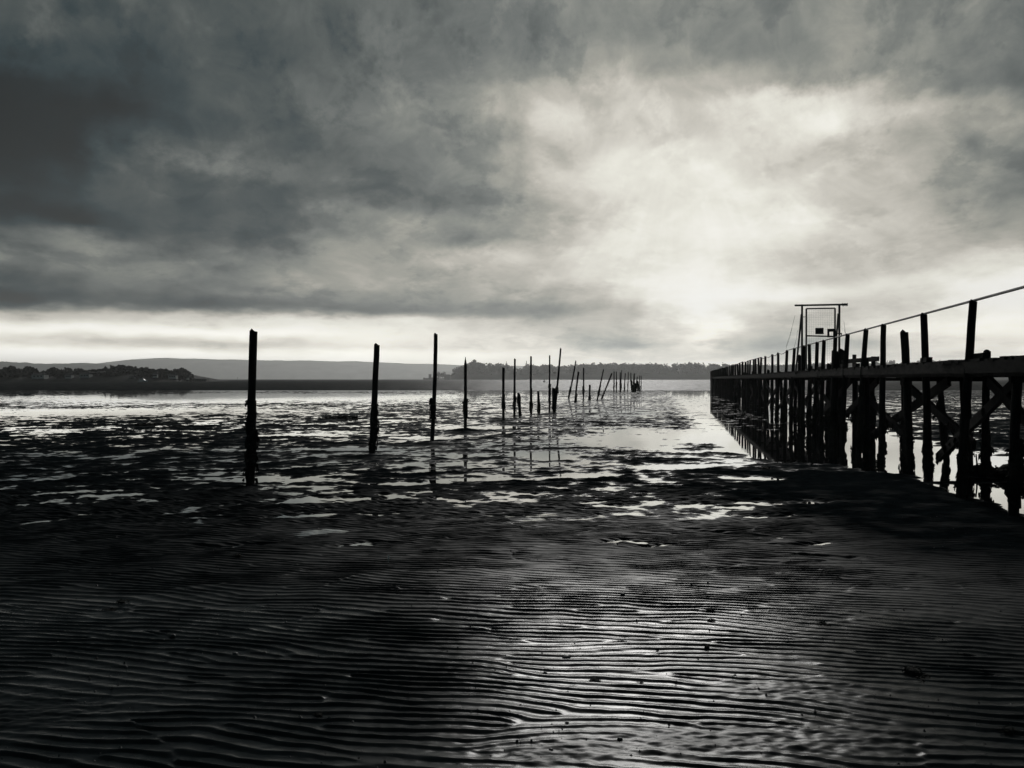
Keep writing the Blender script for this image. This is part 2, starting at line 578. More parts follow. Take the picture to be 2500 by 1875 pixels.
def shaft_mb(base, top, r0, r1, seg=9, n=10, jit=0.05, bend=0.0, point=0.0, bury=0.35):
    mb = MB()
    base, top = np.array(base, float), np.array(top, float)
    d = top - base
    d0 = base - d / np.linalg.norm(d) * bury
    pts, rad = [], []
    bx, by = random.uniform(-bend, bend), random.uniform(-bend, bend)
    for i in range(seg + 1):
        t = i / seg
        p = d0 + (top - d0) * t
        p = p + np.array([bx, by, 0]) * math.sin(math.pi * t)
        p = p + np.array([random.uniform(-1, 1), random.uniform(-1, 1), 0]) * bend * 0.12
        pts.append(p)
        rad.append(r0 + (r1 - r0) * t)
    if point:
        L = np.linalg.norm(top - d0)
        pts[-1] = top - d / np.linalg.norm(d) * point
        rad[-1] = r1
        pts.append(top)
        rad.append(r1 * 0.12)
    else:
        pts.append(top + np.array([0.1 * r1, 0, 0.12 * r1]))
        rad.append(r1 * 0.86)
    mb.tube(pts, rad, n, jit)
    return mb, pts


def axis_of(base, top):
    base, top = np.array(base, float), np.array(top, float)

    def f(z):
        t = (z - base[2]) / (top[2] - base[2])
        return base + (top - base) * t
    return f


# ------------------------------------------------------------------ the row of stakes
# base px, base py, top px, top py, width px top, width px bottom, weed (from, to as share of height; 0 = none), pointed, label
STAKES = [
    (612, 1184, 621, 809, 18.5, 21, (0.02, 0.55), 0, "thick flat-topped timber stake standing in a grey pool, nearest of the stake row"),
    (909, 1105, 920, 842, 13.5, 17, (0.05, 0.45), 0, "flat-topped stake beside a small lump of weed, second in the stake row"),
    (1054, 1076, 1064.5, 816, 9, 11, (0.22, 0.4), 0, "slim tall stake rising from a bright pool, third in the stake row"),
    (1136, 1051, 1136, 871, 7.5, 9, (0.15, 0.42), 0.26, "stake with a sharpened pencil-like tip standing on a small dark mound"),
    (1229, 1025.5, 1229, 898, 6.5, 7, (0.25, 0.5), 0, "short thick stake with weed bulging on one flank, just past the pointed stake"),
    (1256, 1016, 1257, 876, 5, 7, (0.1, 0.42), 0, "upright stake with a thinner pale top beside a stubby weed-covered stump"),
    (1270, 1016, 1266, 960, 6, 7, (0.1, 0.95), 0, "weed-covered stump leaning by the fifth and sixth stakes"),
    (1297, 1011, 1296.5, 870.5, 4.5, 6.5, (0.1, 0.45), 0, "straight stake with narrow pale top standing between two weedy stumps"),
    (1316, 1011, 1314, 956, 6, 6, (0.1, 0.95), 0, "blunt weed-covered stump standing alone between two tall stakes"),
    (1341.6, 1007, 1342, 868, 3.2, 5, (0.2, 0.5), 0, "thinnest tall stake with a pole-like top next to a leaning one"),
    (1354.5, 1007, 1369, 851, 4.2, 6, (0.1, 0.4), 0, "tallest leaning stake with a pale tip, crossing behind a thick stump"),
    (1354, 1008, 1351.5, 948, 8, 8, (0.1, 0.98), 0, "thick ragged stump at the foot of the tallest leaning stake"),
    (1388, 972, 1406, 881, 3, 5, (0.02, 0.3), 0, "tilted stake with a pale tapering tip past the tallest leaning stake"),
    (1404, 982, 1412.5, 908, 4.6, 5, (0.05, 0.3), 0, "shorter tilted stake of even thickness between a tapering and an upright stake"),
    (1424, 980, 1424.6, 898, 3.6, 4.2, (0.2, 0.45), 0, "upright slender stake just before the short flat-topped stub"),
    (1440, 977, 1440, 940, 5, 5, (0.02, 0.3), 0, "short flat-topped stub standing alone in bright shallow water"),
    (1458, 978, 1473.5, 902, 2.8, 4.5, (0.1, 0.5), 0, "thin stake tilting away from the short stub"),
    (1468, 975, 1494, 911.5, 4, 3.6, (0.05, 0.3), 0, "most steeply tilted stake in the row, leaning towards the jetty"),
    (1499, 958, 1499, 907, 2.6, 3.2, (0.2, 0.5), 0, "first of a close pair of thin upright far stakes"),
    (1504.6, 958, 1504.6, 907.5, 2.6, 3.2, (0.2, 0.5), 0, "second of a close pair of thin upright far stakes"),
    (1514, 954, 1514.5, 909.5, 2.4, 3.2, (0.2, 0.4), 0, "thin far stake crossed by a slightly tilted neighbour"),
    (1515.6, 957, 1518, 904, 2.0, 3.0, (0.1, 0.4), 0, "slightly tilted far stake rising above the one it crosses"),
    (1524, 957, 1527, 911.5, 2.6, 3.0, (0.1, 0.4), 0, "lone far stake after the crossed pair"),
    (1532.5, 956, 1534, 908.5, 2.0, 2.4, (0.2, 0.4), 0, "very thin far stake before the dark stake cluster"),
    (1544, 957, 1540, 910.5, 2.4, 5, (0.05, 0.6), 0, "stake of the dark far cluster that leans back towards the row"),
    (1549, 957, 1549, 913, 3.0, 9, (0.05, 0.5), 0, "middle stake with a fat weedy base in the dark far cluster"),
    (1551, 957, 1556, 920, 2.4, 5, (0.05, 0.5), 0, "short tilted stake at the edge of the dark far cluster"),
    (1557.5, 955, 1557, 930, 3.5, 5, (0.05, 0.9), 0, "weedy stub just past the dark far cluster"),
    (1561, 956, 1562, 917.7, 1.9, 2.6, (0.1, 0.4), 0, "second last stake of the row, thin, beside a weedy stub"),
    (1565, 955, 1565, 917.6, 1.9, 2.2, (0.1, 0.4), 0, "last thin upright stake at the far end of the row"),
    (2225, 966, 2224, 926, 4.2, 4.6, (0.1, 0.4), 0, "tall stake seen through the jetty legs on the far mud"),
    (2231, 965, 2231, 946, 5.2, 5.2, (0.1, 0.95), 0, "stubby post seen through the jetty legs beside a taller one"),
]
for bx, by, tx, ty, wt, wb, wd, pt, lab in STAKES:
    Y = depth_of(by)
    X = x_at(bx, Y)
    gz = min(ground_z(X, Y), 0.05)
    base = np.array([X, Y, gz])
    top = np.array([x_at(tx, Y), Y + random.uniform(-0.08, 0.08), z_at(ty, Y)])
    rt, rb = wt * Y / F_SRC / 2, wb * Y / F_SRC / 2
    root = empty("timber_stake", tuple(base), lab, "stake", "old timber stakes across the mudflat")
    near = Y < 30
    mb, _ = shaft_mb(base, top, rb * 0.93, rt, 10 if near else 6, 12 if near else 8, 0.045, rb * 0.35, pt)
    mb.build("shaft", M["wood"], root, smooth=False)
    hgt = top[2] - base[2]
    zr = (base[2] + wd[0] * hgt, base[2] + wd[1] * hgt)
    if Y < 60:
        weed_mb(axis_of(base, top), zr, rb * 0.95, 150 if Y < 14 else (80 if near else 40),
                0.04 if Y < 22 else rb * 0.5, 0.12 if near else 0.2).build("weed_growth", M["weed"], root)
    else:
        weed_mb(axis_of(base, top), zr, rb * 0.9, 24, rb * 0.8, 0.2).build("weed_growth", M["weed"], root)

# ------------------------------------------------------------------ the jetty
JL = math.hypot(0.21, 1.0)
PERP = np.array([1 / JL, -0.21 / JL])        # across the deck, away from the camera
JW = 1.12


def jp(y, s=0.0, z=0.0):
    """point on the jetty: y along, s metres across from the near edge"""
    return np.array([jx(y) + PERP[0] * s, y + PERP[1] * s, z])


jetty = empty("jetty", tuple(jp(50, JW / 2)), "long weathered timber jetty on piles with a thin handrail", "jetty")
DECK = 1.86

front = []     # y, lean offset at the foot (metres along), rail height or None, radius top, radius bottom
post_px = [2376, 2255, 2157.5, 2115, 2069.6, 2040, 2012, 1995.5, 1976, 1963, 1940, 1922, 1900, 1886, 1869, 1859, 1852, 1845, 1840, 1832, 1826.6]
foot_px = [2349, 2266, 2154, 2100, 2056, 2030, 2006, 1990, 1976, 1961, 1932, 1913, 1897, 1884]
for i, px in enumerate(post_px):
    Y = 7605.0 / (px - 1660.0)
    lean = (foot_px[i] - px) * Y / F_SRC if i < len(foot_px) else random.uniform(-0.06, 0.06)
    front.append((Y, lean, H_CAM + 1.03, 0.049, 0.062 if i < 6 else 0.066))
Y = 47.3
while Y < 95.5:
    front.append((Y, random.uniform(-0.08, 0.08), H_CAM + 1.03 + random.uniform(-0.05, 0.02), 0.06, 0.095))
    Y += random.uniform(1.9, 2.5)
front.append((96.0, 0.0, H_CAM + 1.0, 0.09, 0.1))
rail_pts = [jp(3.2, 0.0, H_CAM + 1.045), jp(5.6, 0.0, H_CAM + 1.045), jp(8.0, 0.0, H_CAM + 1.045)]
front_all = [(5.6, 0.0, H_CAM + 1.03, 0.052, 0.07), (8.0, 0.02, H_CAM + 1.03, 0.052, 0.07)] + front
for k, (Y, lean, zt, rt, rb) in enumerate(front_all):
    top = jp(Y, 0.0, zt)
    base = jp(Y, 0.0, -0.03) + np.array([lean, random.uniform(-0.05, 0.05), 0])
    near = Y < 30
    mb, _ = shaft_mb(base, top, rb, rt, 10 if near else 5, 12 if near else 7, 0.05, 0.02 if near else 0.03, 0, 0.4)
    p = mb.build("pile", M["wood"], jetty)
    if 8 < Y < 34:
        w = weed_mb(axis_of(base, top), (0.05, random.uniform(0.55, 0.95)), rb * 0.97, 70, 0.032, 0.11)
        w.build("weed_growth", M["weed"], p)
    if k > 1:
        rail_pts.append(jp(Y, 0.0, zt + 0.012))
# piles that carry no rail
for Y, lean, zt, rt, rb in [(9.3, -0.03, 1.63, 0.052, 0.058), (14.0, 0.09, 2.42, 0.066, 0.066), (16.9, 0.02, 2.05, 0.07, 0.08),
                            (26.1, 0.0, 2.36, 0.068, 0.075), (20.2, -0.05, 2.3, 0.085, 0.095)]:
    top = jp(Y, 0.03, zt)
    base = jp(Y, 0.03, -0.03) + np.array([lean, 0, 0])
    mb, _ = shaft_mb(base, top, rb, rt, 9, 12, 0.05, 0.02, 0, 0.4)
    p = mb.build("pile", M["wood"], jetty)
    weed_mb(axis_of(base, top), (0.1, 0.9), rb * 0.97, 90, 0.035, 0.12).build("weed_growth", M["weed"], p)
# far row of piles
back = [(11.1, 0.0, 1.62, 0.06), (13.35, -0.02, 2.05, 0.06), (14.4, 0.05, 1.7, 0.085), (15.8, 0.14, 1.7, 0.062), (18.2, 0.03, 1.75, 0.07),
        (21.2, 0.03, 1.8, 0.075), (23.2, 0.0, 1.9, 0.08), (25.2, -0.02, 2.5, 0.10)]
Y = 27.2
while Y < 96:
    back.append((Y, random.uniform(-0.09, 0.09), random.choice([1.75, 1.8, 1.95, 2.1]), 0.085))
    Y += random.uniform(1.65, 2.2)
for Y, lean, zt, rb in back:
    top = jp(Y, JW, zt)
    base = jp(Y, JW, -0.03) + np.array([lean, random.uniform(-0.03, 0.03), 0])
    mb, _ = shaft_mb(base, top, rb, rb * 0.92, 8 if Y < 30 else 4, 11 if Y < 30 else 7, 0.06, 0.025, 0, 0.4)
    p = mb.build("pile", M["wet_wood"], jetty)
    if Y < 30:
        weed_mb(axis_of(base, top), (0.05, random.uniform(0.7, 1.2)), rb * 0.97, 80, 0.04, 0.14).build("weed_growth", M["weed"], p)

# handrail: a thin pipe, with a slack rope where the pipe is missing
mb = MB()
pts, rad = [], []
for a, b in zip(rail_pts[:-1], rail_pts[1:]):
    rope = 28.5 < a[1] < 37
    n = 5 if rope else 1
    for i in range(n):
        t = i / n
        p = a + (b - a) * t
        if rope:
            p = p - np.array([0, 0, 0.09 * math.sin(math.pi * t)])
        pts.append(p)
        rad.append(0.013 if rope else 0.018 if a[1] < 22 else 0.017)
pts.append(rail_pts[-1])
rad.append(0.016)
mb.tube(pts, rad, 7, 0.0)
mb.build("handrail", M["metal"], jetty)

# deck boards
mb = MB()
Y = 3.0
while Y < 96.2:
    w = random.uniform(0.13, 0.17)
    a, b = -0.08 + random.uniform(-0.05, 0.03), JW + 0.08 + random.uniform(-0.03, 0.05)
    z = DECK - 0.02 + random.uniform(-0.006, 0.010)
    mb.bar(jp(Y + w / 2, a, z), jp(Y + w / 2, b, z + random.uniform(-0.006, 0.006)), w - 0.012, 0.042)
    Y += w
mb.build("deck", M["plank"], jetty)
# long beams under the deck, in joined lengths
for s, in ((-0.075,), (JW + 0.075,)):
    mb = MB()
    Y = 3.0
    while Y < 96:
        L = min(random.uniform(3.4, 4.6), 96.2 - Y)
        j = random.uniform(-0.008, 0.008)
        dz = random.uniform(-0.012, 0.008)
        mb.bar(jp(Y, s + j, 1.755 + dz), jp(Y + L - 0.006, s + j, 1.755 + dz + random.uniform(-0.01, 0.01)), 0.055, 0.15, jit=0.003)
        Y += L
    mb.build("beam", M["plank"], jetty)
    mb = MB()
    Y = 3.0
    sgn = 0.045 if s < 0 else -0.045
    while Y < 96:
        L = min(random.uniform(4.2, 5.6), 96.2 - Y)
        mb.bar(jp(Y, s + sgn, 1.665), jp(Y + L - 0.006, s + sgn, 1.665 + random.uniform(-0.010, 0.010)), 0.09, 0.06, jit=0.003)
        Y += L
    mb.build("stringer", M["wet_wood"], jetty)
# a few loose boards and blocks lying proud along the deck edge
for Y, zt, L in ((10.2, 1.9, 0.5), (12.55, 1.905, 0.35), (17.6, 1.91, 0.4), (19.0, 1.915, 0.3), (22.0, 1.91, 0.5)):
    mb = MB()
    mb.bar(jp(Y, 0.02, zt), jp(Y + L, 0.03, zt), 0.09, 0.075, jit=0.004)
    mb.build("deck_block", M["plank"], jetty)
# low timber rail on the far side near the gate
mb = MB()
mb.bar(jp(20.6, JW + 0.02, 2.12), jp(26.3, JW + 0.02, 2.15), 0.05, 0.12, jit=0.004)
mb.build("low_rail", M["plank"], jetty)
for Y in (21.4, 23.7, 25.9):
    mb = MB()
    mb.bar(jp(Y, JW + 0.08, 1.8), jp(Y, JW + 0.08, 2.2 + (0.12 if Y == 23.7 else 0)), 0.09, 0.07, up=(0, 1, 0))
    mb.build("low_rail_post", M["plank"], jetty)
# diagonal braces, far to near along the legs
BR = [(9.45, 1.6, 12.4, 0.38, 0.10), (14.85, 1.57, 11.2, 0.68, 0.12), (10.36, 1.58, 7.2, 0.3, 0.10), (12.2, 1.57, 17.1, 0.39, 0.11),
      (18.0, 1.40, 14.1, 0.55, 0.12), (16.6, 1.57, 20.6, 0.5, 0.11), (8.3, 0.42, 9.35, 0.28, 0.12)]
Y = 19.0
while Y < 92:
    L = random.uniform(4.2, 5.4)
    BR.append((Y, 1.57, Y + L, 0.35, random.uniform(0.06, 0.14)))
    BR.append((Y + L + random.uniform(-.3, .3), 1.57, Y + random.uniform(-.3, .3), 0.4, random.uniform(0.06, 0.14)))
    Y += L - 0.4
for i, (ya, za, yb, zb, s) in enumerate(BR):
    mb = MB()
    side = s if i % 2 == 0 else s + 0.09
    mb.bar(jp(ya, side, za), jp(yb, side, zb), 0.055, 0.14, jit=0.006)
    b = mb.build("brace", M["wet_wood"], jetty)
    if ya < 19 and zb < 1.0:
        a0, b0 = jp(ya, side, za), jp(yb, side, zb)
        wm = MB()
        for _ in range(60):
            t = 1 - abs(random.gauss(0, 0.25))
            if t < 0.3:
                continue
            c = a0 + (b0 - a0) * t + np.array([random.uniform(-.03, .03), random.uniform(-.05, .05), random.uniform(-.07, .05)])
            w, l = random.uniform(.01, .03), random.uniform(.04, .14)
            wm.face([c - (w, w, 0), c + (w, -w, 0), c + (w * .5, w, -l * .6), c + (0, 0, -l), c + (-w, w * .4, -l * .5)])
        wm.build("weed_growth", M["weed"], b)
# cross ties under the deck from row to row
for Y in list(np.arange(9.3, 95, 4.4)):
    mb = MB()
    mb.bar(jp(Y, -0.05, 1.595), jp(Y + 0.02, JW + 0.05, 1.595), 0.08, 0.07, jit=0.004)
    mb.build("cross_tie", M["wet_wood"], jetty)
# boarded landing stage at the seaward end
mb = MB()
for i in range(14):
    s = -0.16 + i * 0.105
    mb.bar(jp(96.35, s, -0.2), jp(96.35, s, 2.55 - 0.02 * (i % 3)), 0.098, 0.05, up=(0, 1, 0))
mb.build("end_boarding", M["wet_wood"], jetty)
mb = MB()
for i in range(20):
    y0 = 93.3 + i * 0.15
    mb.bar(jp(y0, -0.13, -0.1), jp(y0, -0.13, 2.0 + random.uniform(-.04, .04)), 0.14, 0.04, up=(PERP[0], PERP[1], 0))
mb.build("side_boarding", M["wet_wood"], jetty)

# ------------------------------------------------------------------ the gate across the jetty
GY = 25.5
gate = empty("security_gate", tuple(jp(GY, JW / 2, DECK)), "tall steel mesh gate with an overhanging top bar across the jetty", "gate")
GT = z_at(745.5, GY)
pl, pr = jp(GY, 0.0), jp(GY, 1.12)


def gp(t, z, fwd=0.0):
    """t along the gate from its near post to its far post"""
    q = pl + (pr - pl) * t
    return np.array([q[0] + 0.2055 * fwd, q[1] + 0.9787 * fwd, z])


mb = MB()
mb.bar(gp(-0.20, GT), gp(1.22, GT), 0.05, 0.055)
tb = mb.build("top_bar", M["metal"], gate)
mb = MB()
for i in range(5):
    c = gp(1.08 + i * 0.033, GT)
    mb.bar(c - np.array([0, 0, 0.045 + 0.01 * (i % 2)]), c + np.array([0, 0, 0.035 + 0.012 * ((i + 1) % 2)]), 0.02, 0.02, up=(0, 1, 0))
mb.build("barbed_wire", M["metal"], tb)
for t in (0.0, 1.0):
    mb = MB()
    mb.bar(gp(t, DECK - 0.2), gp(t, GT - 0.028), 0.05, 0.05, up=(0, 1, 0))
    mb.build("gate_post", M["metal"], gate)
    mb = MB()
    t2 = -0.13 if t == 0 else 0.90
    mb.bar(gp(t2, DECK - 0.1, 0.35), gp(t + (-0.01 if t == 0 else -0.02), GT - 0.28, 0.04), 0.045, 0.045, up=(0, 1, 0))
    mb.build("stay", M["metal"], gate)
# gate leaf: frame, mid bar, mesh
leaf = MB()
z0, z1 = DECK + 0.05, z_at(754, GY)
ta, tb_ = 0.115, 0.885
for p, q in (((ta, z0), (ta, z1)), ((tb_, z0), (tb_, z1)), ((ta, z1), (tb_, z1)), ((ta, z0), (tb_, z0)), ((ta, 2.98), (tb_, 2.95))):
    a, b = gp(*p), gp(*q)
    leaf.bar(a, b, 0.042, 0.042, up=(0, 1, 0) if abs(a[2] - b[2]) > 0.2 else (0, 0, 1))
lf = leaf.build("gate_leaf", M["metal"], gate)
mb = MB()
n = 16
for i in range(1, n):
    t = ta + (tb_ - ta) * i / n
    mb.bar(gp(t, z0, 0.02), gp(t, z1, 0.02), 0.0022, 0.0022, up=(0, 1, 0))
zz = z0 + 0.055
while zz < z1:
    mb.bar(gp(ta, zz, 0.022), gp(tb_, zz, 0.022), 0.0022, 0.0022)
    zz += 0.055
mb.build("wire_mesh", M["metal"], lf)
mb = MB()
mb.bar(gp(0.0, z_at(774, GY)), gp(ta, z_at(774, GY)), 0.012, 0.012)
mb.bar(gp(0.05, z_at(774, GY) - 0.01), gp(0.05, z_at(774, GY) + 0.012), 0.03, 0.02, up=(0, 1, 0))
mb.build("hinge", M["metal"], lf)
# padlock housing on the leaf
mb = MB()
for (t0, zA, t1, zB) in ((0.675, 803.5, 0.885, 811), (0.675, 811, 0.73, 824.5), (0.675, 821, 0.9, 824.5), (0.83, 811, 0.885, 821)):
    a, b = z_at(zB, GY), z_at(zA, GY)
    c = [gp(t0, a, -0.05), gp(t1, a, -0.05), gp(t1, a, -0.02), gp(t0, a, -0.02), gp(t0, b, -0.05), gp(t1, b, -0.05), gp(t1, b, -0.02), gp(t0, b, -0.02)]
    mb.hexa(c)
mb.build("lock_box", M["board"], lf)
mb = MB()
mb.bar(gp(0.87, z_at(815.5, GY), -0.03), gp(1.06, z_at(815, GY), -0.03), 0.03, 0.03)
mb.bar(gp(1.05, z_at(821, GY), -0.03), gp(1.05, z_at(814, GY), -0.03), 0.03, 0.02, up=(0, 1, 0))
mb.build("bolt", M["metal"], lf)
# loose guard wires that fan from the posts
for (t0, za, t1, zb, f0, f1) in ((-0.19, 770, -0.42, 846, 0, 0.1), (-0.27, 800, -0.42, 850, 0, 0.1), (-0.12, 806, -0.2, 848, 0, 0.1),
                             (1.12, 785, 1.19, 850, 0, 0.1), (1.14, 806, 1.2, 850, 0, 0)):
    mb = MB()
    mb.tube([gp(t0, z_at(za, GY), f0), gp((t0 + t1) / 2 + 0.01, z_at((za + zb) / 2, GY), f0), gp(t1, z_at(zb, GY), f1)], [0.0035] * 3, 5)
    mb.build("guard_wire", M["metal"], gate)

nb = empty("notice_board", tuple(gp(0.46, z_at(809, GY), -0.04)), "small plain rectangular notice board fixed mid-width on the gate crossbar", "sign")
mb = MB()
a, b = z_at(816.5, GY), z_at(801.3, GY)
mb.hexa([gp(0.355, a, -0.045), gp(0.575, a, -0.045), gp(0.575, a, -0.03), gp(0.355, a, -0.03),
         gp(0.355, b, -0.045), gp(0.575, b, -0.045), gp(0.575, b, -0.03), gp(0.355, b, -0.03)])
mb.build("panel", M["board"], nb)
mb = MB()
for i in range(4):
    z = a + (b - a) * (0.2 + 0.2 * i)
    mb.bar(gp(0.385, z, -0.0475), gp(0.545 - 0.02 * (i % 2), z, -0.0475), 0.003, 0.012)
mb.build("slat", M["metal"], nb)


# ------------------------------------------------------------------ debris on the flats
def clump(name, px, py, wpx, label, mat, kind="weed", group=None, cat="seaweed"):
    X, Y = at(px, py)
    g = ground_z(X, Y)
    w = wpx * Y / F_SRC
    mb = MB()
    if kind == "stone":
        segs, rings = 10, 6
        ph = [random.uniform(0.8, 1.15) for _ in range(segs)]
        prev = None
        for r in range(rings + 1):
            th = math.pi * r / rings
            ring = []
            for k in range(segs):
                an = 2 * math.pi * k / segs
                rr = w / 2 * ph[k] * random.uniform(0.95, 1.05)
                ring.append(len(mb.v))
                mb.v.append((X + rr * math.sin(th) * math.cos(an), Y + rr * 0.8 * math.sin(th) * math.sin(an), g + w * 0.02 + w * 0.30 * math.cos(th)))
            if prev:
                for k in range(segs):
                    mb.f.append((prev[k], prev[(k + 1) % segs], ring[(k + 1) % segs], ring[k]))
            prev = ring
    else:
        hgt = {"weed": 0.3, "flat": 0.10, "mound": 0.09}[kind]
        n = int(140 if Y < 15 else 260)
        lob = [(random.gauss(0, 0.24) * w, random.gauss(0, 0.2) * w, random.uniform(0.5, 1)) for _ in range(7)]
        for _ in range(n):
            lx, ly, ls = random.choice(lob)
            cx, cy = X + lx + random.gauss(0, 0.09) * w, Y + ly + random.gauss(0, 0.09) * w
            d = min(1, math.hypot(cx - X, cy - Y) / (w * 0.55))
            cz = g + random.random() * hgt * w * ls * (1 - d * d) + 0.002
            a = random.uniform(0, 6.28)
            s = w * random.uniform(0.03, 0.10)
            u = np.array([math.cos(a), math.sin(a), random.uniform(-.5, .5)]) * s
            v = np.array([-math.sin(a), math.cos(a), random.uniform(-.8, .8)]) * s * 0.5
            c = np.array([cx, cy, cz])
            mb.face([c - u, c - v * .8, c + u * 0.9, c + v, c - u * .4 + v * .9])
        k = 12
        cen = len(mb.v)
        ring = []
        mb.v.append((X, Y, g + hgt * w * 0.62))
        r1, r2 = [], []
        for i in range(k):
            an = 6.283 * i / k
            q = random.uniform(0.7, 1.1)
            r1.append(len(mb.v))
            mb.v.append((X + math.cos(an) * w * 0.24 * q, Y + math.sin(an) * w * 0.22 * q, g + hgt * w * 0.45 * random.uniform(.8, 1.1)))
        for i in range(k):
            an = 6.283 * i / k
            q = random.uniform(0.7, 1.1)
            r2.append(len(mb.v))
            mb.v.append((X + math.cos(an) * w * 0.46 * q, Y + math.sin(an) * w * 0.4 * q, g - 0.02))
        for i in range(k):
            j = (i + 1) % k
            mb.f.append((cen, r1[i], r1[j]))
            mb.f.append((r1[i], r2[i], r2[j], r1[j]))
    o = mb.build(name, mat)
    # put the origin where the thing rests
    me = o.data
    co = np.empty(len(me.vertices) * 3, dtype=np.float32)
    me.vertices.foreach_get("co", co)
    co = co.reshape(-1, 3) - np.array([X, Y, g], dtype=np.float32)
    me.vertices.foreach_set("co", co.reshape(-1))
    o.location = (X, Y, g)
    return tag(o, label, cat, group)


K = 1.1302
GW = "scraps of seaweed on the rippled sand"
GS = "dark stones on the rippled sand"
for px, py, w, kind, lab in [
    (1975, 1470, 60, "weed", "largest ragged seaweed clump on the smooth grey sand towards the jetty"),
    (1528, 1416, 20, "weed", "upright seaweed tuft on bright ripples above the churned sand patch"),
    (1534, 1331, 24, "weed", "seaweed scrap lying across a bright ripple with a flatter scrap below it"),
    (1535, 1353, 24, "flat", "flat seaweed strip on the bright ripples below a darker scrap"),
    (1780, 1358, 30, "flat", "flat seaweed scrap where bright ripples fade into smooth sand"),
    (262, 1312, 30, "weed", "tufted seaweed clump with a trailing strand on the dark side of the ripples"),
    (232, 1330, 34, "flat", "thin seaweed strand trailing from a tufted clump on dark ripples"),
    (513, 1209, 22, "weed", "small seaweed clump alone on dark sand below the thickest stake"),
    (1282, 1489, 38, "flat", "flat seaweed mat spread over the brightest ripples"),
    (1385, 1493, 14, "flat", "tiny seaweed scrap beside the flat mat on the brightest ripples"),
    (688, 1566, 26, "weed", "wet glinting seaweed clump low on the dark ripples"),
    (1345, 1400, 26, "flat", "seaweed shred along a crest in the bright middle ripples"),
    (2182, 1602, 36, "weed", "dark seaweed clump in the bottom corner under the jetty side"),
]:
    clump("seaweed_clump", px * K, py * K, w * K, lab, M["weed"], kind, GW)
for px, py, w, lab in [
    (1345, 1297, 11, "round dark stone on the topmost bright ripples"),
    (1224, 1436, 17, "biggest dark stone, half buried where the bright ripples begin"),
    (1041, 1309, 15, "dark stone at the edge between dark and bright ripples, above the feather"),
    (372, 1389, 14, "dark stone alone on the dark ripples, below the trailing seaweed"),
    (506, 1430, 13, "small dark stone on the dark ripples with a flat ripple end beside it"),
    (1178, 1470, 10, "small stone just below the biggest dark stone"),
    (1420, 1417, 8, "tiny stone on bright ripples between two seaweed tufts"),
    (1702, 1400, 9, "tiny stone on the fading ripples near smooth sand"),
    (1340, 1620, 12, "stone at the bottom edge beside the churned wet sand"),
    (1225, 1582, 9, "tiny stone on a broad bright ripple near the bottom edge"),
    (1190, 1642, 12, "stone in the churned wet sand at the bottom edge"),
]:
    clump("stone", px * K, py * K, w * K, lab, M["stone"], "stone", GS, "stone")
for px, py, w, lab in [
    (354, 1039, 66, "low dark weed mound among bright pools far before the thickest stake"),
    (295, 1050, 50, "flat weed heap beside the low dark mound on the far mud"),
    (878, 1097, 12, "small weed lump at the foot of the second stake"),
    (830, 1022, 90, "long dark weed heap on the mud before the second stake"),
    (1865, 1146, 40, "weed heap on the edge of the pool beside the jetty"),
    (21, 1095, 10, "little weed lump on the mud at the picture edge"),
    (435, 1042, 36, "low weed heap just past the dark mound"),
    (1000, 1023, 40, "weed heap on the mud between second and third stakes"),
]:
    clump("seaweed_mound", px, py, w, lab, M["weed"], "mound", "seaweed mounds on the mudflat", "seaweed")
# heap of weedy rubble under the jetty with a stick standing in it
for px, py, w, lab in [(2400, 1158, 90, "ragged weedy rubble heap standing in the pool under the jetty"),
                       (2480, 1166, 110, "wide weedy rubble heap at the foot of the nearest jetty leg")]:
    clump("rubble_heap", px, py, w, lab, M["weed"], "weed", "rubble heaps under the jetty", "rubble")
mb = MB()
X, Y = x_at(2385, 13.2), 13.2
mb.tube([(X, Y, -0.1), (X + 0.005, Y, 0.2), (X - 0.01, Y, 0.36)], [0.014, 0.013, 0.01], 7, 0.1)
tag(mb.build("stick", M["wet_wood"]), "thin upright stick poking from the rubble heap under the jetty", "stick")
# upright feather
X, Y = at(838 * K, 1222 * K)
g = ground_z(X, Y)
ft = empty("feather", (X, Y, g), "tiny pale feather standing upright in the dark ripples", "feather")
mb = MB()
mb.tube([(X, Y, g - 0.01), (X + 0.004, Y, g + 0.03), (X + 0.002, Y, g + 0.065)], [0.0015, 0.0013, 0.0006], 5)
mb.build("quill", M["feather"], ft)
mb = MB()
for i in range(14):
    z = g + 0.018 + i * 0.0032
    for s in (-1, 1):
        L = 0.008 * math.sin(math.pi * (i + 1.5) / 16)
        mb.face([(X + 0.003, Y, z), (X + 0.003 + s * L, Y + 0.002, z + 0.006), (X + 0.003 + s * L * 0.9, Y + 0.003, z + 0.009), (X + 0.003, Y + 0.0008, z + 0.004)])
mb.build("vane", M["feather"], ft)
# fine shell and grit: too many to count
mb = MB()
for _ in range(1500):
    Y = 2.6 + 7.5 * random.random() ** 1.3
    X = random.uniform(-0.75, 0.75) * Y
    s = random.uniform(0.002, 0.007) * random.choice([1, 1, 1.6])
    mb_z = None
    mb.v.append((X, Y, s))
pts = np.array(mb.v)
gz = mud(pts[:, 0], pts[:, 1])[0]
gm = MB()
for (X, Y, s), z in zip(pts, gz):
    a = random.uniform(0, 6.28)
    c, q = math.cos(a) * s, math.sin(a) * s
    b = [(X + c, Y + q, z - .002), (X - q, Y + c, z - .002), (X - c, Y - q, z - .002), (X + q, Y - c, z - .002)]
    t = (X + c * .2, Y + q * .3, z + s * random.uniform(.5, 1.1))
    for i in range(4):
        gm.face([b[i], b[(i + 1) % 4], t])
tag(gm.build("pebbles", M["stone"]), "fine dark grit and shell bits scattered over the sand", kind="stuff")


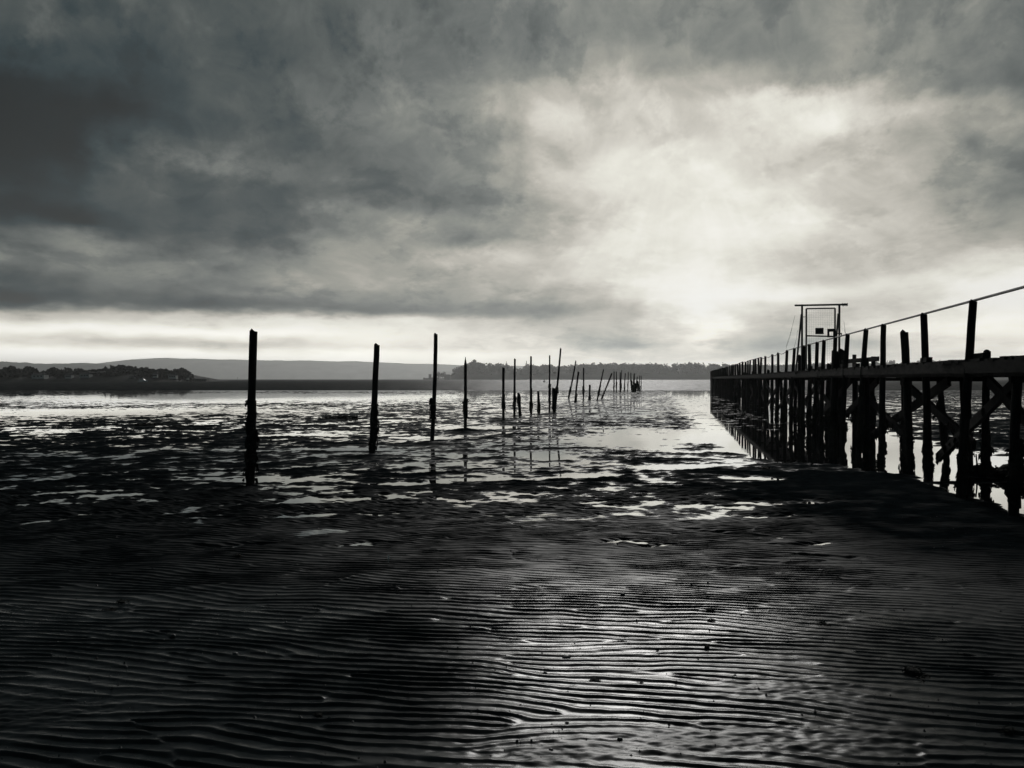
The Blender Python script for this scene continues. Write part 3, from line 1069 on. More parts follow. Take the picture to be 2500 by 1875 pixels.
# ------------------------------------------------------------------ far shores
def crown_faces(mb, c, r, n, size, squash=1.0):
    c = np.array(c, float)
    lobes = []
    for _ in range(7):
        v = np.array([random.gauss(0, 1), random.gauss(0, 1), random.gauss(0, 0.8)])
        v /= np.linalg.norm(v)
        lobes.append((v * random.uniform(0.3, 0.72), random.uniform(0.35, 0.6)))
    for _ in range(n):
        lo, lr = random.choice(lobes)
        v = np.array([random.gauss(0, 1) for _ in range(3)])
        v = v / np.linalg.norm(v) * lr * random.random() ** 0.33
        p = c + (lo + v) * np.array(r)
        a = np.array([random.gauss(0, 1) for _ in range(3)])
        a /= np.linalg.norm(a)
        b = np.cross(a, [random.gauss(0, 1) for _ in range(3)])
        b /= max(np.linalg.norm(b), 1e-6)
        s = size * random.uniform(0.6, 1.3)
        mb.face([p - a * s, p - b * s * 0.7, p + a * s, p + b * s * 0.7])


def tree(name, X, Y, z0, top, half, label, mat, group=None, conifer=False, bare=0.3):
    root = empty(name, (X, Y, z0), label, "tree", group)
    h = top - z0
    mb = MB()
    mb.tube([(X, Y, z0 - 1), (X + half * .03, Y, z0 + h * bare), (X, Y, z0 + h * 0.8)], [h * 0.035, h * 0.026, h * 0.008], 7, 0.05)
    for k in range(5):
        a = random.uniform(0, 6.28)
        zz = z0 + h * random.uniform(bare * 0.8, 0.6)
        mb.tube([(X, Y, zz), (X + math.cos(a) * half * .55, Y + math.sin(a) * half * .55, zz + h * .17)], [h * .013, h * .005], 5)
    mb.build("trunk", M["bark"], root)
    mb = MB()
    if conifer:
        for i in range(9):
            t = i / 8
            crown_faces(mb, (X, Y, z0 + h * (bare + (0.97 - bare) * t)), (half * (1.05 - t), half * (1.05 - t), h * 0.08), 40, half * 0.16)
    else:
        crown_faces(mb, (X, Y, z0 + h * (bare + 1) / 2), (half, half, h * (1 - bare) / 2 * 1.15), 520, half * 0.13)
    mb.build("crown", mat, root)
    return root


def terrain(name, prof, Y0, depth, mat, label, seed=0.0, rough=0.06, back=1.5, nx=160, ny=22, texture=40.0):
    """a hill: prof gives (x, crest height); front foot at Y0, crest depth metres behind"""
    px = np.array([p[0] for p in prof])
    pz = np.array([p[1] for p in prof])
    xs = np.linspace(px[0], px[-1], nx)
    tz = np.interp(xs, px, pz)
    t = np.linspace(0, 1 + back, ny)
    shape = np.where(t <= 1, np.sin(np.clip(t, 0, 1) * math.pi / 2) ** 0.8, np.cos(np.clip((t - 1) / back, 0, 1) * math.pi / 2))
    X = np.repeat(xs[None, :], ny, 0)
    Y = Y0 + depth * t[:, None] + 0 * X
    Y = Y + depth * 0.12 * fbm(X / (depth * 1.2) + seed, Y * 0 + seed, 2) * 0.3
    Z = tz[None, :] * shape[:, None]
    Z = Z * (1 + rough * fbm(X / texture + seed, Y / texture, 4) * np.sin(np.clip(t / (1 + back), 0, 1) * math.pi)[:, None])
    Z = Z - 0.6 * (Z < 0.4)
    Z[0, :] = -1.0
    Z[-1, :] = -1.0
    Z[:, 0] = np.minimum(Z[:, 0], -0.5)
    Z[:, -1] = np.minimum(Z[:, -1], -0.5)
    return tag(grid_mesh(name, X, Y, Z, mat), label, kind="structure")


# far hills
YF = 7500.0
far_prof = [(-700, 885), (-200, 883), (0, 886), (110, 890), (240, 888), (300, 882), (350, 876), (400, 874), (450, 874.5), (560, 878.5),
            (650, 880), (730, 880.5), (830, 882), (920, 884), (1000, 888), (1064, 889.5), (1130, 891), (1400, 896), (1900, 900), (2600, 905)]
YC = YF + 900
terrain("far_hill", [(x_at(p, YC), z_at(q, YC)) for p, q in far_prof], YF, 900, M["hill"], "long pale hazy hill across the water", 2.0, 0.02, 1.2, 260, 24, 300.0)
YM = 4300.0
mid_prof = [(-500, 880), (-150, 880), (0, 883.5), (40, 884.5), (80, 887), (105, 889), (120, 888), (165, 888), (210, 886.5), (216, 885), (222, 888), (265, 890), (300, 897), (330, 910), (350, 926)]
terrain("middle_ridge", [(x_at(p, YM + 400), z_at(q, YM + 400)) for p, q in mid_prof], YM, 400, M["hill"], "grey tree-lined ridge behind the dark headland", 5.0, 0.03, 1.2, 200, 20, 40.0)

# dark wooded headland
YL = 480.0
low = [(-600, 912), (0, 912), (150, 911), (240, 910), (300, 903), (350, 905), (400, 908), (436, 914), (450, 920), (466, 927)]
terrain("headland", [(x_at(p, YL + 40), max(z_at(q, YL + 40), 0.2)) for p, q in low], YL - 14, 54, M["soil"], "low dark headland on the far shore", 9.0, 0.08, 1.6, 140, 22, 12.0)


def prof_at(prof, px):
    return float(np.interp(px, [p[0] for p in prof], [p[1] for p in prof]))


sky_l = [(-600, 897), (0, 897), (22, 895), (44, 898), (48, 903), (68, 892), (88, 901), (110, 903), (130, 895), (152, 900), (170, 897), (180, 901), (196, 898),
         (212, 902), (222, 899), (240, 899), (262, 893), (300, 890), (322, 892), (340, 899), (352, 893), (372, 898), (400, 899), (428, 900), (446, 898), (458, 905), (468, 914), (474, 922)]
mb = MB()
nL = 0
for _ in range(760):
    px = random.uniform(-350, 466)
    Yt = YL + random.uniform(-3, 62)
    topz = z_at(prof_at(sky_l, px) + random.uniform(1.5, 9), YL + 40)
    gz_ = z_at(prof_at(low, px) + 2, YL + 40) * (0.55 + 0.4 * max(0, min(1, (Yt - YL) / 45)))
    if Yt < YL + 22:
        topz = gz_ + (topz - gz_) * random.uniform(0.35, 0.6)
    half = random.uniform(1.6, 3.4)
    hz = max(1.8, (topz - gz_) * 0.62)
    crown_faces(mb, (x_at(px, Yt), Yt, topz - hz * 0.85), (half, half, hz), 70, 0.85)
    nL += 1
tag(mb.build("wood", M["leaf_dark"]), "dense dark wood massed over the low headland", kind="stuff")
for px, ty, hw, lab in [
    (22, 894.2, 21, "broad round-crowned tree at the outer edge of the dark headland"),
    (68, 891.5, 20, "big dome-crowned tree, tallest of the near trees on the dark headland"),
    (132, 894.5, 15, "round tree standing third along the dark headland skyline"),
    (168, 897, 10, "small round tree between two wider crowns on the dark headland"),
    (196, 898, 13, "low wide tree above the pale houses on the dark headland"),
    (302, 889.5, 26, "widest tree crowning the highest rise of the dark headland"),
    (352, 892.3, 9, "narrow pointed tree sticking up past the highest rise of the headland"),
    (444, 897.5, 14, "last round tree at the steep tip of the dark headland"),
]:
    Yt = YL + 38
    tree("broadleaf_tree", x_at(px, Yt), Yt, z_at(914, Yt), z_at(ty, Yt), hw * Yt / F_SRC, lab, M["leaf_dark"], "skyline trees on the dark headland", bare=0.12)


def house(px, py, wpx, hpx, Y, label, group):
    X = x_at(px, Y)
    w, h = wpx * Y / F_SRC, hpx * Y / F_SRC
    z0 = z_at(py, Y)
    root = empty("house", (X, Y, z0), label, "house", group)
    d = w * 0.7
    mb = MB()
    mb.box(X - w / 2, Y, z0 - 0.8, X + w / 2, Y + d, z0 + h * 0.6)
    mb.build("wall", M["render"], root)
    mb = MB()
    a, b, t = z0 + h * 0.6 + 0.02, z0 + h, 0.35
    for s in (-1, 1):
        y0, y1 = (Y - t, Y + d / 2) if s < 0 else (Y + d + t, Y + d / 2)
        mb.face([(X - w / 2 - t, y0, a), (X + w / 2 + t, y0, a), (X + w / 2 + t, y1, b), (X - w / 2 - t, y1, b)])
        mb.face([(X + s * w / 2, Y, a), (X + s * w / 2, Y + d, a), (X + s * w / 2, Y + d / 2, b - 0.05)])
    rf = mb.build("roof", M["slate"], root)
    mb = MB()
    mb.box(X + w * 0.28, Y + d * 0.35, b - 0.8, X + w * 0.28 + 0.7, Y + d * 0.35 + 0.7, b + 0.9)
    mb.build("chimney", M["masonry"], rf)
    for s in (-0.28, 0.02, 0.3):
        mb = MB()
        mb.box(X + s * w - 0.5, Y - 0.04, z0 + h * 0.18, X + s * w + 0.5, Y + 0.05, z0 + h * 0.45)
        mb.build("window", M["glass"], root)


GH = "houses among the trees of the dark headland"
for px, py, w, h, lab in [
    (92, 922, 26, 11, "wide pale house half hidden under the headland trees, the largest one"),
    (166, 921, 14, 9, "pale house between the low wide tree and its neighbours"),
    (206, 920, 20, 10, "grey-roofed house above the shore in the middle of the headland"),
    (323, 925, 9, 7, "small bright white house near the moored boat"),
    (378, 919, 9, 8, "little pale house high among trees past the moored boat"),
    (420, 922, 16, 9, "pale house close to the wooded tip of the headland"),
    (458, 924, 4.5, 5, "tiny white shore hut at the very tip of the headland"),
]:
    house(px, py, w * 1.15, h, YL - 7, lab, GH)
# low quay beyond the headland
mb = MB()
ya = YL + 10
mb.box(x_at(470, ya), ya, -1, x_at(504, ya), ya + 5, z_at(924.6, ya))
for i in range(6):
    xx = x_at(474 + i * 5.6, ya)
    mb.box(xx - 0.15, ya - 0.3, -1, xx + 0.15, ya - 0.02, z_at(924.2, ya))
tag(mb.build("quay", M["masonry"]), "low stone quay reaching out from the tip of the headland", "quay")
# moored boat
yb = 430.0
xb = x_at(348, yb)
bt = empty("motor_boat", (xb, yb, 0), "pale motor boat moored off the dark headland", "boat")
L = 24 * yb / F_SRC
mb = MB()
sec = [(-0.5, 0.5, 0.62), (-0.3, 0.95, 0.66), (0.1, 1.0, 0.72), (0.35, 0.7, 0.82), (0.5, 0.06, 0.95)]
rings = []
for t, wv, hv in sec:
    ring = []
    for yy, zz in ((-1, hv), (-0.75, 0.1), (0, -0.3), (0.75, 0.1), (1, hv)):
        ring.append(len(mb.v))
        mb.v.append((xb + t * L, yb + yy * 1.2 * wv, zz))
    rings.append(ring)
for a, b in zip(rings[:-1], rings[1:]):
    for i in range(4):
        mb.f.append((a[i], a[i + 1], b[i + 1], b[i]))
    mb.f.append((a[4], a[0], b[0], b[4]))
mb.f.append(tuple(rings[0]))
mb.build("hull", M["white"], bt)
mb = MB()
mb.hexa([(xb - 1.6, yb - .8, .7), (xb + 1.6, yb - .8, .75), (xb + 1.6, yb + .8, .75), (xb - 1.6, yb + .8, .7),
         (xb - 1.4, yb - .7, 1.75), (xb + .7, yb - .7, 1.75), (xb + .7, yb + .7, 1.75), (xb - 1.4, yb + .7, 1.75)])
cb = mb.build("cabin", M["white"], bt)
mb = MB()
for i in range(3):
    mb.box(xb - 1.2 + i * .6, yb - .79, 1.15, xb - .8 + i * .6, yb - .765, 1.5)
mb.build("window", M["glass"], cb)

# wooded island shore with a castle at its end
YI = 2000.0
low_r = [(1050, 926.5), (1090, 922), (1104, 916), (1120, 910), (1150, 902), (1200, 901), (1260, 908), (1300, 901), (1400, 900), (1600, 900), (1800, 900), (2100, 899), (2500, 899), (3000, 902)]
terrain("island_shore", [(x_at(p, YI + 120), max(z_at(q, YI + 120), 0.2)) for p, q in low_r], YI - 8, 128, M["soil"], "long wooded island shore across the harbour", 13.0, 0.06, 1.4, 260, 24, 25.0)
sky_r = [(1096, 918), (1104, 912), (1110, 903), (1120, 894), (1135, 888), (1146, 882.5), (1160, 881), (1180, 884), (1200, 887), (1222, 884.5), (1236, 887), (1246, 895), (1262, 899),
         (1276, 896), (1284, 889), (1310, 890), (1330, 888), (1350, 891), (1400, 889), (1440, 886.5), (1500, 885.5), (1540, 887), (1620, 886), (1700, 885), (1740, 888),
         (1780, 887), (1820, 889), (1900, 889), (1960, 887), (2020, 886), (2075, 882), (2110, 884), (2160, 884), (2178, 880), (2195, 884), (2240, 881), (2300, 880), (2500, 879), (3000, 880)]
mb = MB()
for _ in range(1150):
    px = random.uniform(1100, 2900)
    if px > 2560 and random.random() < 0.6:
        continue
    Yt = YI + random.uniform(4, 170)
    topz = z_at(prof_at(sky_r, px) + random.uniform(0.3, 2.6), YI + 110)
    gz_ = z_at(min(prof_at(low_r, px) + 1, 926), YI + 110) * (0.45 + 0.5 * min(1, (Yt - YI) / 110))
    if Yt < YI + 70:
        topz = gz_ + (topz - gz_) * random.uniform(0.45, 0.75)
    half = random.uniform(7.0, 14.0)
    hz = max(4, (topz - gz_) * 0.6)
    crown_faces(mb, (x_at(px, Yt), Yt, topz - hz * 0.85), (half, half, hz), 80, 2.3)
tag(mb.build("wood", M["leaf_far"]), "hazy grey wood covering the island shore", kind="stuff")
Yt = YI + 60
GI = "trees that stand out along the island shore"
for px, ty, by, hw, con, lab in [
    (1072, 909, 924, 7, False, "small round tree next to the castle tower"),
    (1081, 907.5, 924, 7.5, False, "second round tree past the castle tower, a little taller"),
    (1113, 899, 918, 11, False, "round tree where the island wood starts to climb"),
    (1158, 880.5, 903, 17, False, "broad tree on the highest hump of the island wood"),
    (1236, 882.5, 900, 4, True, "pointed conifer on the island skyline before the gap"),
    (1285, 881.5, 902, 5, True, "pointed conifer on the island skyline just past the gap"),
    (1250, 893, 905, 6, False, "small tree inside the gap of the island skyline"),
    (2078, 880, 893, 5.5, False, "flat-topped pine poking above the skyline seen between rail posts"),
    (2178, 878.5, 893, 8, False, "round tree on the skyline above the jetty deck"),
]:
    tree("conifer_tree" if con else "island_tree", x_at(px, Yt), Yt, z_at(by, Yt), z_at(ty, Yt), hw * Yt / F_SRC, lab, M["leaf_far"], GI, con,
         0.45 if "pine" in lab else 0.12)
yc = YI - 20
cs = empty("castle", (x_at(1052, yc), yc, 0), "low stone castle with a square battlemented tower on the island tip", "castle")


def cbox(mb, p0, q0, p1, q1, d, yo=0.0):
    mb.box(x_at(p0, yc), yc + yo, z_at(q0, yc) if q0 < 926 else -1, x_at(p1, yc), yc + yo + d, z_at(q1, yc))


mb = MB()
cbox(mb, 1046.4, 927, 1052.6, 915.2, 6)
tw = mb.build("tower", M["masonry"], cs)
mb = MB()
for i in range(3):
    cbox(mb, 1046.6 + i * 2.25, 915.15, 1048 + i * 2.25, 913.4, 6)
mb.build("battlement", M["masonry"], tw)
mb = MB()
cbox(mb, 1033, 927, 1046.2, 923.2, 7, 0.5)
cbox(mb, 1033, 923.15, 1037, 922, 7, 0.6)
cbox(mb, 1052.8, 927, 1072, 921.4, 8, 0.7)
mb.build("wall", M["masonry"], cs)
mb = MB()
cbox(mb, 1084, 927, 1098, 917.5, 9, 0.9)
kp = mb.build("hall", M["masonry"], cs)
mb = MB()
a, b = x_at(1083.4, yc), x_at(1098.6, yc)
z0, z1 = z_at(917.4, yc), z_at(914, yc)
mb.face([(a, yc + .4, z0), (b, yc + .4, z0), (b - 1, yc + 5.4, z1), (a + 1, yc + 5.4, z1)])
mb.face([(a, yc + 10.4, z0), (b, yc + 10.4, z0), (b - 1, yc + 5.4, z1), (a + 1, yc + 5.4, z1)])
mb.build("roof", M["slate"], kp)

# navigation marks
for px, Y, ty, lab in [(1328.5, 420.0, 927, "small channel buoy floating before the island wood"), (580, 900.0, 921, "thin marker pole standing in the water past the headland quay")]:
    X = x_at(px, Y)
    g = empty("channel_buoy" if Y < 500 else "marker_pole", (X, Y, 0), lab, "buoy" if Y < 500 else "marker")
    zt = z_at(ty, Y)
    mb = MB()
    if Y < 500:
        mb.tube([(X, Y, -0.4), (X, Y, 0.35), (X, Y, 0.6)], [0.55, 0.55, 0.3], 12)
        mb.build("float", M["metal"], g)
        mb = MB()
        mb.tube([(X, Y, 0.55), (X, Y, 1.25), (X, Y, 1.6)], [0.25, 0.12, 0.03], 8)
        mb.build("topmark", M["metal"], g)
    else:
        mb.tube([(X, Y, -1), (X, Y, zt)], [0.16, 0.12], 8)
        mb.build("pole", M["metal"], g)
        mb = MB()
        mb.tube([(X, Y, zt - 0.9), (X, Y, zt - 0.1)], [0.35, 0.05], 8)
        mb.build("topmark", M["metal"], g)

# ------------------------------------------------------------------ haze
mb = MB()
mb.box(-11500, -380, -2.0, 11500, 10200, 236)
hz = mb.build("haze", D.materials.new("haze_air"))
tag(hz, "thin pale sea haze over the harbour", kind="stuff")
hm = hz.data.materials[0]
hm.use_nodes = True
nt = hm.node_tree
for n in list(nt.nodes):
    nt.nodes.remove(n)
out = nd(nt, "ShaderNodeOutputMaterial")
pv = nd(nt, "ShaderNodeVolumePrincipled")
pv.inputs["Color"].default_value = (0.91, 0.92, 0.91, 1)
pv.inputs["Density"].default_value = 1.25e-4
pv.inputs["Anisotropy"].default_value = 0.55
nt.links.new(pv.outputs[0], out.inputs["Volume"])

# ------------------------------------------------------------------ sky
SUN_AZ, SUN_EL = R(8.5), R(24.0)
SX = [0, 150, 300, 450, 600, 750, 900, 1050, 1200, 1350, 1500, 1650, 1800, 1950, 2100, 2212]
SKY = {
    0: [88, 90, 88, 88, 95, 100, 106, 112, 125, 132, 138, 132, 135, 135, 118, 105],
    60: [80, 86, 82, 84, 88, 92, 104, 112, 120, 135, 140, 128, 132, 138, 125, 105],
    120: [68, 78, 76, 86, 84, 95, 103, 112, 128, 148, 140, 128, 136, 140, 122, 102],
    160: [56, 66, 72, 88, 90, 98, 104, 128, 150, 162, 158, 132, 150, 142, 118, 108],
    200: [52, 60, 68, 88, 92, 108, 125, 140, 178, 190, 184, 200, 208, 180, 145, 130],
    240: [50, 58, 66, 78, 92, 112, 128, 150, 208, 200, 196, 226, 224, 196, 160, 148],
    280: [50, 58, 78, 80, 86, 110, 128, 150, 190, 205, 190, 215, 225, 165, 160, 155],
    320: [56, 66, 88, 98, 92, 105, 112, 140, 185, 220, 205, 220, 170, 175, 130, 128],
    360: [66, 78, 100, 120, 118, 100, 115, 150, 195, 222, 228, 205, 195, 175, 140, 110],
    400: [74, 78, 95, 92, 85, 98, 112, 140, 192, 222, 240, 225, 195, 180, 140, 112],
    440: [78, 76, 90, 85, 88, 110, 118, 128, 180, 215, 230, 220, 200, 185, 150, 120],
    480: [80, 75, 82, 85, 98, 140, 140, 138, 182, 215, 230, 232, 215, 190, 165, 150],
    520: [110, 118, 112, 100, 95, 140, 150, 130, 200, 222, 230, 228, 205, 185, 160, 165],
    560: [132, 132, 128, 120, 135, 150, 162, 195, 200, 225, 238, 220, 195, 200, 195, 205],
    600: [118, 118, 138, 128, 145, 160, 158, 175, 205, 232, 240, 225, 200, 195, 225, 235],
    640: [95, 100, 118, 122, 132, 142, 150, 165, 185, 222, 242, 238, 230, 225, 240, 240],
    665: [150, 130, 118, 115, 130, 125, 130, 140, 155, 200, 240, 215, 200, 185, 225, 240],
    690: [238, 232, 212, 196, 212, 205, 214, 192, 185, 192, 241, 200, 200, 220, 232, 238],
    715: [243, 242, 240, 243, 242, 240, 232, 226, 206, 215, 245, 190, 205, 226, 234, 236],
    737: [236, 225, 205, 200, 205, 225, 225, 225, 195, 175, 238, 190, 175, 200, 225, 225],
    760: [246, 245, 242, 238, 232, 240, 240, 240, 226, 218, 220, 190, 185, 202, 214, 232],
    785: [247, 247, 246, 246, 245, 245, 246, 246, 246, 246, 246, 245, 245, 245, 246, 246],
    819: [240, 240, 240, 240, 240, 240, 240, 240, 240, 240, 241, 241, 240, 240, 240, 240],
}
SYs = sorted(SKY)
TAB = np.array([SKY[k] for k in SYs], float)
_b = TAB.copy()
_b[:, 1:-1] = (TAB[:, :-2] + TAB[:, 2:] + TAB[:, 1:-1]) / 3
_c = _b.copy()
_c[1:-1] = (_b[:-2] + _b[2:] + _b[1:-1]) / 3
TAB = np.clip(TAB + 0.5 * (TAB - _c), 40, 252)


def sky_px(px, py):
    """brightness of the cloud cover by picture position, blended between samples"""
    row = [np.interp(px, SX, TAB[i]) for i in range(len(SYs))]
    return float(np.interp(py, SYs, row))


world = D.worlds.new("World")
SC.world = world
world.use_nodes = True
nt = world.node_tree
for n in list(nt.nodes):
    nt.nodes.remove(n)
out = nd(nt, "ShaderNodeOutputWorld")
bg = nd(nt, "ShaderNodeBackground")
nt.links.new(bg.outputs[0], out.inputs[0])
tc = nd(nt, "ShaderNodeTexCoord")
sep = nd(nt, "ShaderNodeSeparateXYZ")
nt.links.new(tc.outputs["Generated"], sep.inputs[0])
dx, dy, dz = sep.outputs
az = val_math(nt, "ARCTAN2", dx, dy)
el = val_math(nt, "ARCSINE", dz)
# cloud coordinates: flatter and finer towards the horizon
elc = val_math(nt, "MAXIMUM", el, 0.0)
lg = val_math(nt, "LOGARITHM", val_math(nt, "ADD", elc, 0.085), math.e)
cmb = nd(nt, "ShaderNodeCombineXYZ")
nt.links.new(val_math(nt, "MULTIPLY", az, 4.5), cmb.inputs[0])
nt.links.new(val_math(nt, "MULTIPLY", lg, 2.1), cmb.inputs[1])
cloudv = cmb.outputs[0]
wn = noise(nt, cloudv, 1.9, 7, 0.6)
ws = nd(nt, "ShaderNodeSeparateColor")
nt.links.new(wn.outputs["Color"], ws.inputs[0])
wa = val_math(nt, "MULTIPLY", val_math(nt, "SUBTRACT", ws.outputs[0], 0.5), R(9.0))
we = val_math(nt, "MULTIPLY", val_math(nt, "SUBTRACT", ws.outputs[1], 0.5), val_math(nt, "MINIMUM", val_math(nt, "MULTIPLY_ADD", elc, 0.36, 0.004), R(5.0)))
az2 = val_math(nt, "ADD", az, wa)
el2 = val_math(nt, "ADD", el, we)
AZR = R(40)
HAZE_D = 1.25e-4


def s2l(c):
    c = c / 255.0
    return c / 12.92 if c <= 0.04045 else ((c + 0.055) / 1.055) ** 2.4


def l2s(v):
    return v * 12.92 if v <= 0.0031308 else 1.055 * v ** (1 / 2.4) - 0.055



fac = val_math(nt, "MULTIPLY_ADD", az2, 1 / (2 * AZR), 0.5, clamp=True)
rows = [0.0, 0.9, 1.6, 2.35, 3.2, 4.0, 4.9, 5.8, 7.0, 8.3, 9.8, 11.2, 12.6, 14.0, 15.4, 16.8, 18.2, 19.6, 21.2, 23.3, 25.6]
NA = 31
cur = None
prev_e = None
for e in rows:
    stops = []
    for i in range(NA):
        t = i / (NA - 1)
        a = (t * 2 - 1) * AZR
        u, v = math.tan(a), math.tan(R(e)) / math.cos(a)
        px = 1106 + 1725 * u
        py = 819 - 1725 * v
        # what the cloud must send so that it shows like this through the haze
        lin = s2l(sky_px(min(max(px, 0), 2212), max(py, 0)))
        T = math.exp(-HAZE_D * min(238.0 / max(math.sin(R(e)), 0.02), 9000.0))
        air = 0.36 + 0.34 * math.exp(-((math.degrees(a) - 8.5) / 16.0) ** 2)
        k = sstep(0.3, 5.0, e)
        lin = (lin - (1 - T) * air - 0.006) / (T * (2.3 - 1.3 * k))
        L = l2s(min(max(float(lin), 0.006), 1.0))
        stops.append((t, L))
    o = ramp(nt, fac, stops, "EASE")
    if cur is None:
        cur = o
    else:
        mr = nd(nt, "ShaderNodeMapRange", interpolation_type="SMOOTHSTEP")
        mr.inputs[1].default_value = R(prev_e)
        mr.inputs[2].default_value = R(e)
        nt.links.new(el2, mr.inputs[0])
        mx = nd(nt, "ShaderNodeMix", data_type="FLOAT")
        nt.links.new(mr.outputs[0], mx.inputs[0])
        nt.links.new(cur, mx.inputs[2])
        nt.links.new(o, mx.inputs[3])
        cur = mx.outputs[0]
    prev_e = e
lum = cur
# billows: finer light and dark on the clouds, strongest in the mid tones
bn = noise(nt, cloudv, 3.1, 9, 0.64, 0.5)
bv = val_math(nt, "SUBTRACT", bn.outputs[0], 0.5)
# puffed edges: folded noise gives round bright rims with dark seams
pn = noise(nt, cloudv, 2.2, 6, 0.52, 0.2)
pf = val_math(nt, "SUBTRACT", 0.10, val_math(nt, "ABSOLUTE", val_math(nt, "SUBTRACT", pn.outputs[0], 0.5)))
bv = val_math(nt, "ADD", bv, val_math(nt, "MULTIPLY", pf, -0.6))
# ragged dark scraps and light breaks
rn = noise(nt, cloudv, 2.7, 7, 0.62, 0.15)
dk = ramp(nt, rn.outputs[0], [(0.51, 0.0), (0.60, 1.0)], "EASE")
rn2 = noise(nt, mapping_off(nt, cloudv, (13.0, 5.0, 2.0)), 2.4, 7, 0.6, 0.2)
lt = ramp(nt, rn2.outputs[0], [(0.565, 0.0), (0.655, 1.0)], "EASE")
bv = val_math(nt, "MULTIPLY_ADD", dk, -0.17, bv)
bv = val_math(nt, "MULTIPLY_ADD", lt, 0.17, bv)
midw = val_math(nt, "MULTIPLY", lum, val_math(nt, "SUBTRACT", 1.04, lum))
lum = val_math(nt, "ADD", lum, val_math(nt, "MULTIPLY", val_math(nt, "MULTIPLY", bv, midw), 1.4))
# faint shafts fanning down from the bright break
ang = val_math(nt, "ARCTAN2", val_math(nt, "SUBTRACT", az, R(12.0)), val_math(nt, "SUBTRACT", R(19.0), el))
rv = nd(nt, "ShaderNodeCombineXYZ")
nt.links.new(val_math(nt, "MULTIPLY", ang, 7.0), rv.inputs[0])
ray = noise(nt, rv.outputs[0], 1.0, 3, 0.55)
rw = nd(nt, "ShaderNodeMapRange", interpolation_type="SMOOTHSTEP")
rw.inputs[1].default_value = R(18.0)
rw.inputs[2].default_value = R(10.0)
nt.links.new(el, rw.inputs[0])
rk = val_math(nt, "MULTIPLY", val_math(nt, "SUBTRACT", ray.outputs[0], 0.5), rw.outputs[0])
lum = val_math(nt, "ADD", lum, val_math(nt, "MULTIPLY", val_math(nt, "MULTIPLY", rk, midw), 0.75))
# overhead and behind: even grey cloud
up = nd(nt, "ShaderNodeMapRange", interpolation_type="SMOOTHSTEP")
up.inputs[1].default_value = R(26)
up.inputs[2].default_value = R(50)
nt.links.new(el, up.inputs[0])
mx = nd(nt, "ShaderNodeMix", data_type="FLOAT")
nt.links.new(up.outputs[0], mx.inputs[0])
nt.links.new(lum, mx.inputs[2])
mx.inputs[3].default_value = 0.24
aba = val_math(nt, "ABSOLUTE", az)
bk = nd(nt, "ShaderNodeMapRange", interpolation_type="SMOOTHSTEP")
bk.inputs[1].default_value = R(42)
bk.inputs[2].default_value = R(95)
nt.links.new(aba, bk.inputs[0])
mx2 = nd(nt, "ShaderNodeMix", data_type="FLOAT")
nt.links.new(bk.outputs[0], mx2.inputs[0])
nt.links.new(mx.outputs[0], mx2.inputs[2])
mx2.inputs[3].default_value = 0.20


def s2l(c):
    c = c / 255.0
    return c / 12.92 if c <= 0.04045 else ((c + 0.055) / 1.055) ** 2.4


tone = [(0, (0, 0, 0)), (25, (13, 25, 30)), (50, (37, 52, 57)), (75, (70, 77, 77)), (100, (97, 102, 100)), (125, (124, 127, 121)), (150, (152, 151, 142)),
        (180, (183, 179, 169)), (205, (208, 204, 194)), (228, (230, 228, 217)), (243, (244, 242, 234)), (255, (250, 249, 244))]
col = ramp(nt, mx2.outputs[0], [(p / 255.0, tuple(s2l(x) for x in c)) for p, c in tone])
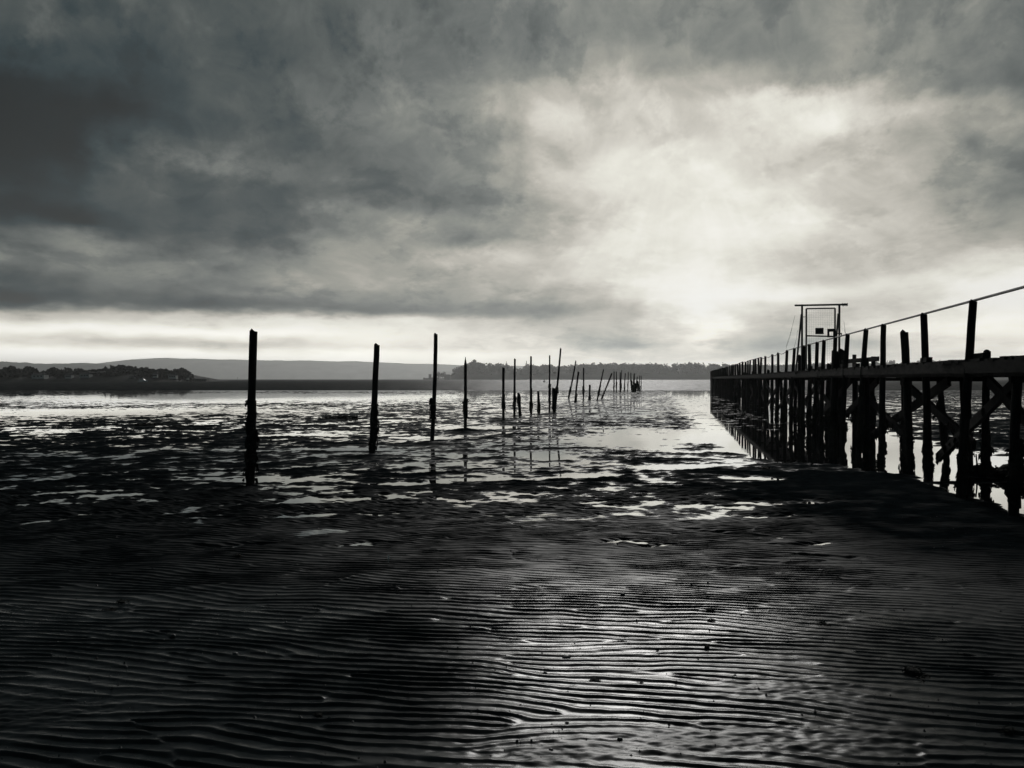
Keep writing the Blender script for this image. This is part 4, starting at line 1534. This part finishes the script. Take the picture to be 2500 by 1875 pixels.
# thin clear-sky share behind the cloud
skt = nd(nt, "ShaderNodeTexSky")
skt.sky_type = "NISHITA"
skt.sun_disc = False
skt.sun_elevation = SUN_EL
skt.sun_rotation = SUN_AZ
hs = nd(nt, "ShaderNodeHueSaturation")
hs.inputs["Saturation"].default_value = 0.0
nt.links.new(skt.outputs[0], hs.inputs["Color"])
sc_ = nd(nt, "ShaderNodeVectorMath", operation="SCALE")
sc_.inputs[3].default_value = 0.0004
nt.links.new(hs.outputs[0], sc_.inputs[0])
ad = nd(nt, "ShaderNodeVectorMath", operation="ADD")
nt.links.new(col, ad.inputs[0])
nt.links.new(sc_.outputs[0], ad.inputs[1])
# glow low over the horizon, where the light gets under the cloud
gl = nd(nt, "ShaderNodeMapRange", interpolation_type="SMOOTHSTEP")
gl.inputs[1].default_value = R(0.3)
gl.inputs[2].default_value = R(5.0)
gl.inputs[3].default_value = 2.3
gl.inputs[4].default_value = 1.0
nt.links.new(el, gl.inputs[0])
gs = nd(nt, "ShaderNodeVectorMath", operation="SCALE")
nt.links.new(ad.outputs[0], gs.inputs[0])
nt.links.new(gl.outputs[0], gs.inputs[3])
nt.links.new(gs.outputs[0], bg.inputs[0])
bg.inputs[1].default_value = 1.0

sun = D.lights.new("sun", "SUN")
sun.energy = 1.5
sun.angle = R(19)
sun.color = (1.0, 0.985, 0.955)
so = D.objects.new("sun", sun)
COL.objects.link(so)
from mathutils import Vector
dirv = Vector((math.sin(SUN_AZ) * math.cos(SUN_EL), math.cos(SUN_AZ) * math.cos(SUN_EL), math.sin(SUN_EL)))
so.rotation_euler = (-dirv).to_track_quat("-Z", "Y").to_euler()

# ------------------------------------------------------------------ camera
cam = D.cameras.new("camera")
cam.sensor_width = 36.0
cam.lens = 36.0 * F_SRC / 2500.0
cam.clip_start = 0.05
cam.clip_end = 40000
co = D.objects.new("camera", cam)
COL.objects.link(co)
co.location = (0, 0, H_CAM)
co.rotation_euler = (R(90) - math.atan((937.5 - HOR) / F_SRC), 0, 0)
SC.camera = co

vs = SC.view_settings
vs.view_transform = "Standard"
vs.look = "None"
vs.exposure = 0.0
vs.gamma = 1.0
SC.render.engine = "CYCLES"
SC.cycles.max_bounces = 6
SC.cycles.volume_bounces = 0
SC.cycles.sample_clamp_direct = 6.0
SC.cycles.sample_clamp_indirect = 1.5
SC.cycles.use_denoising = True
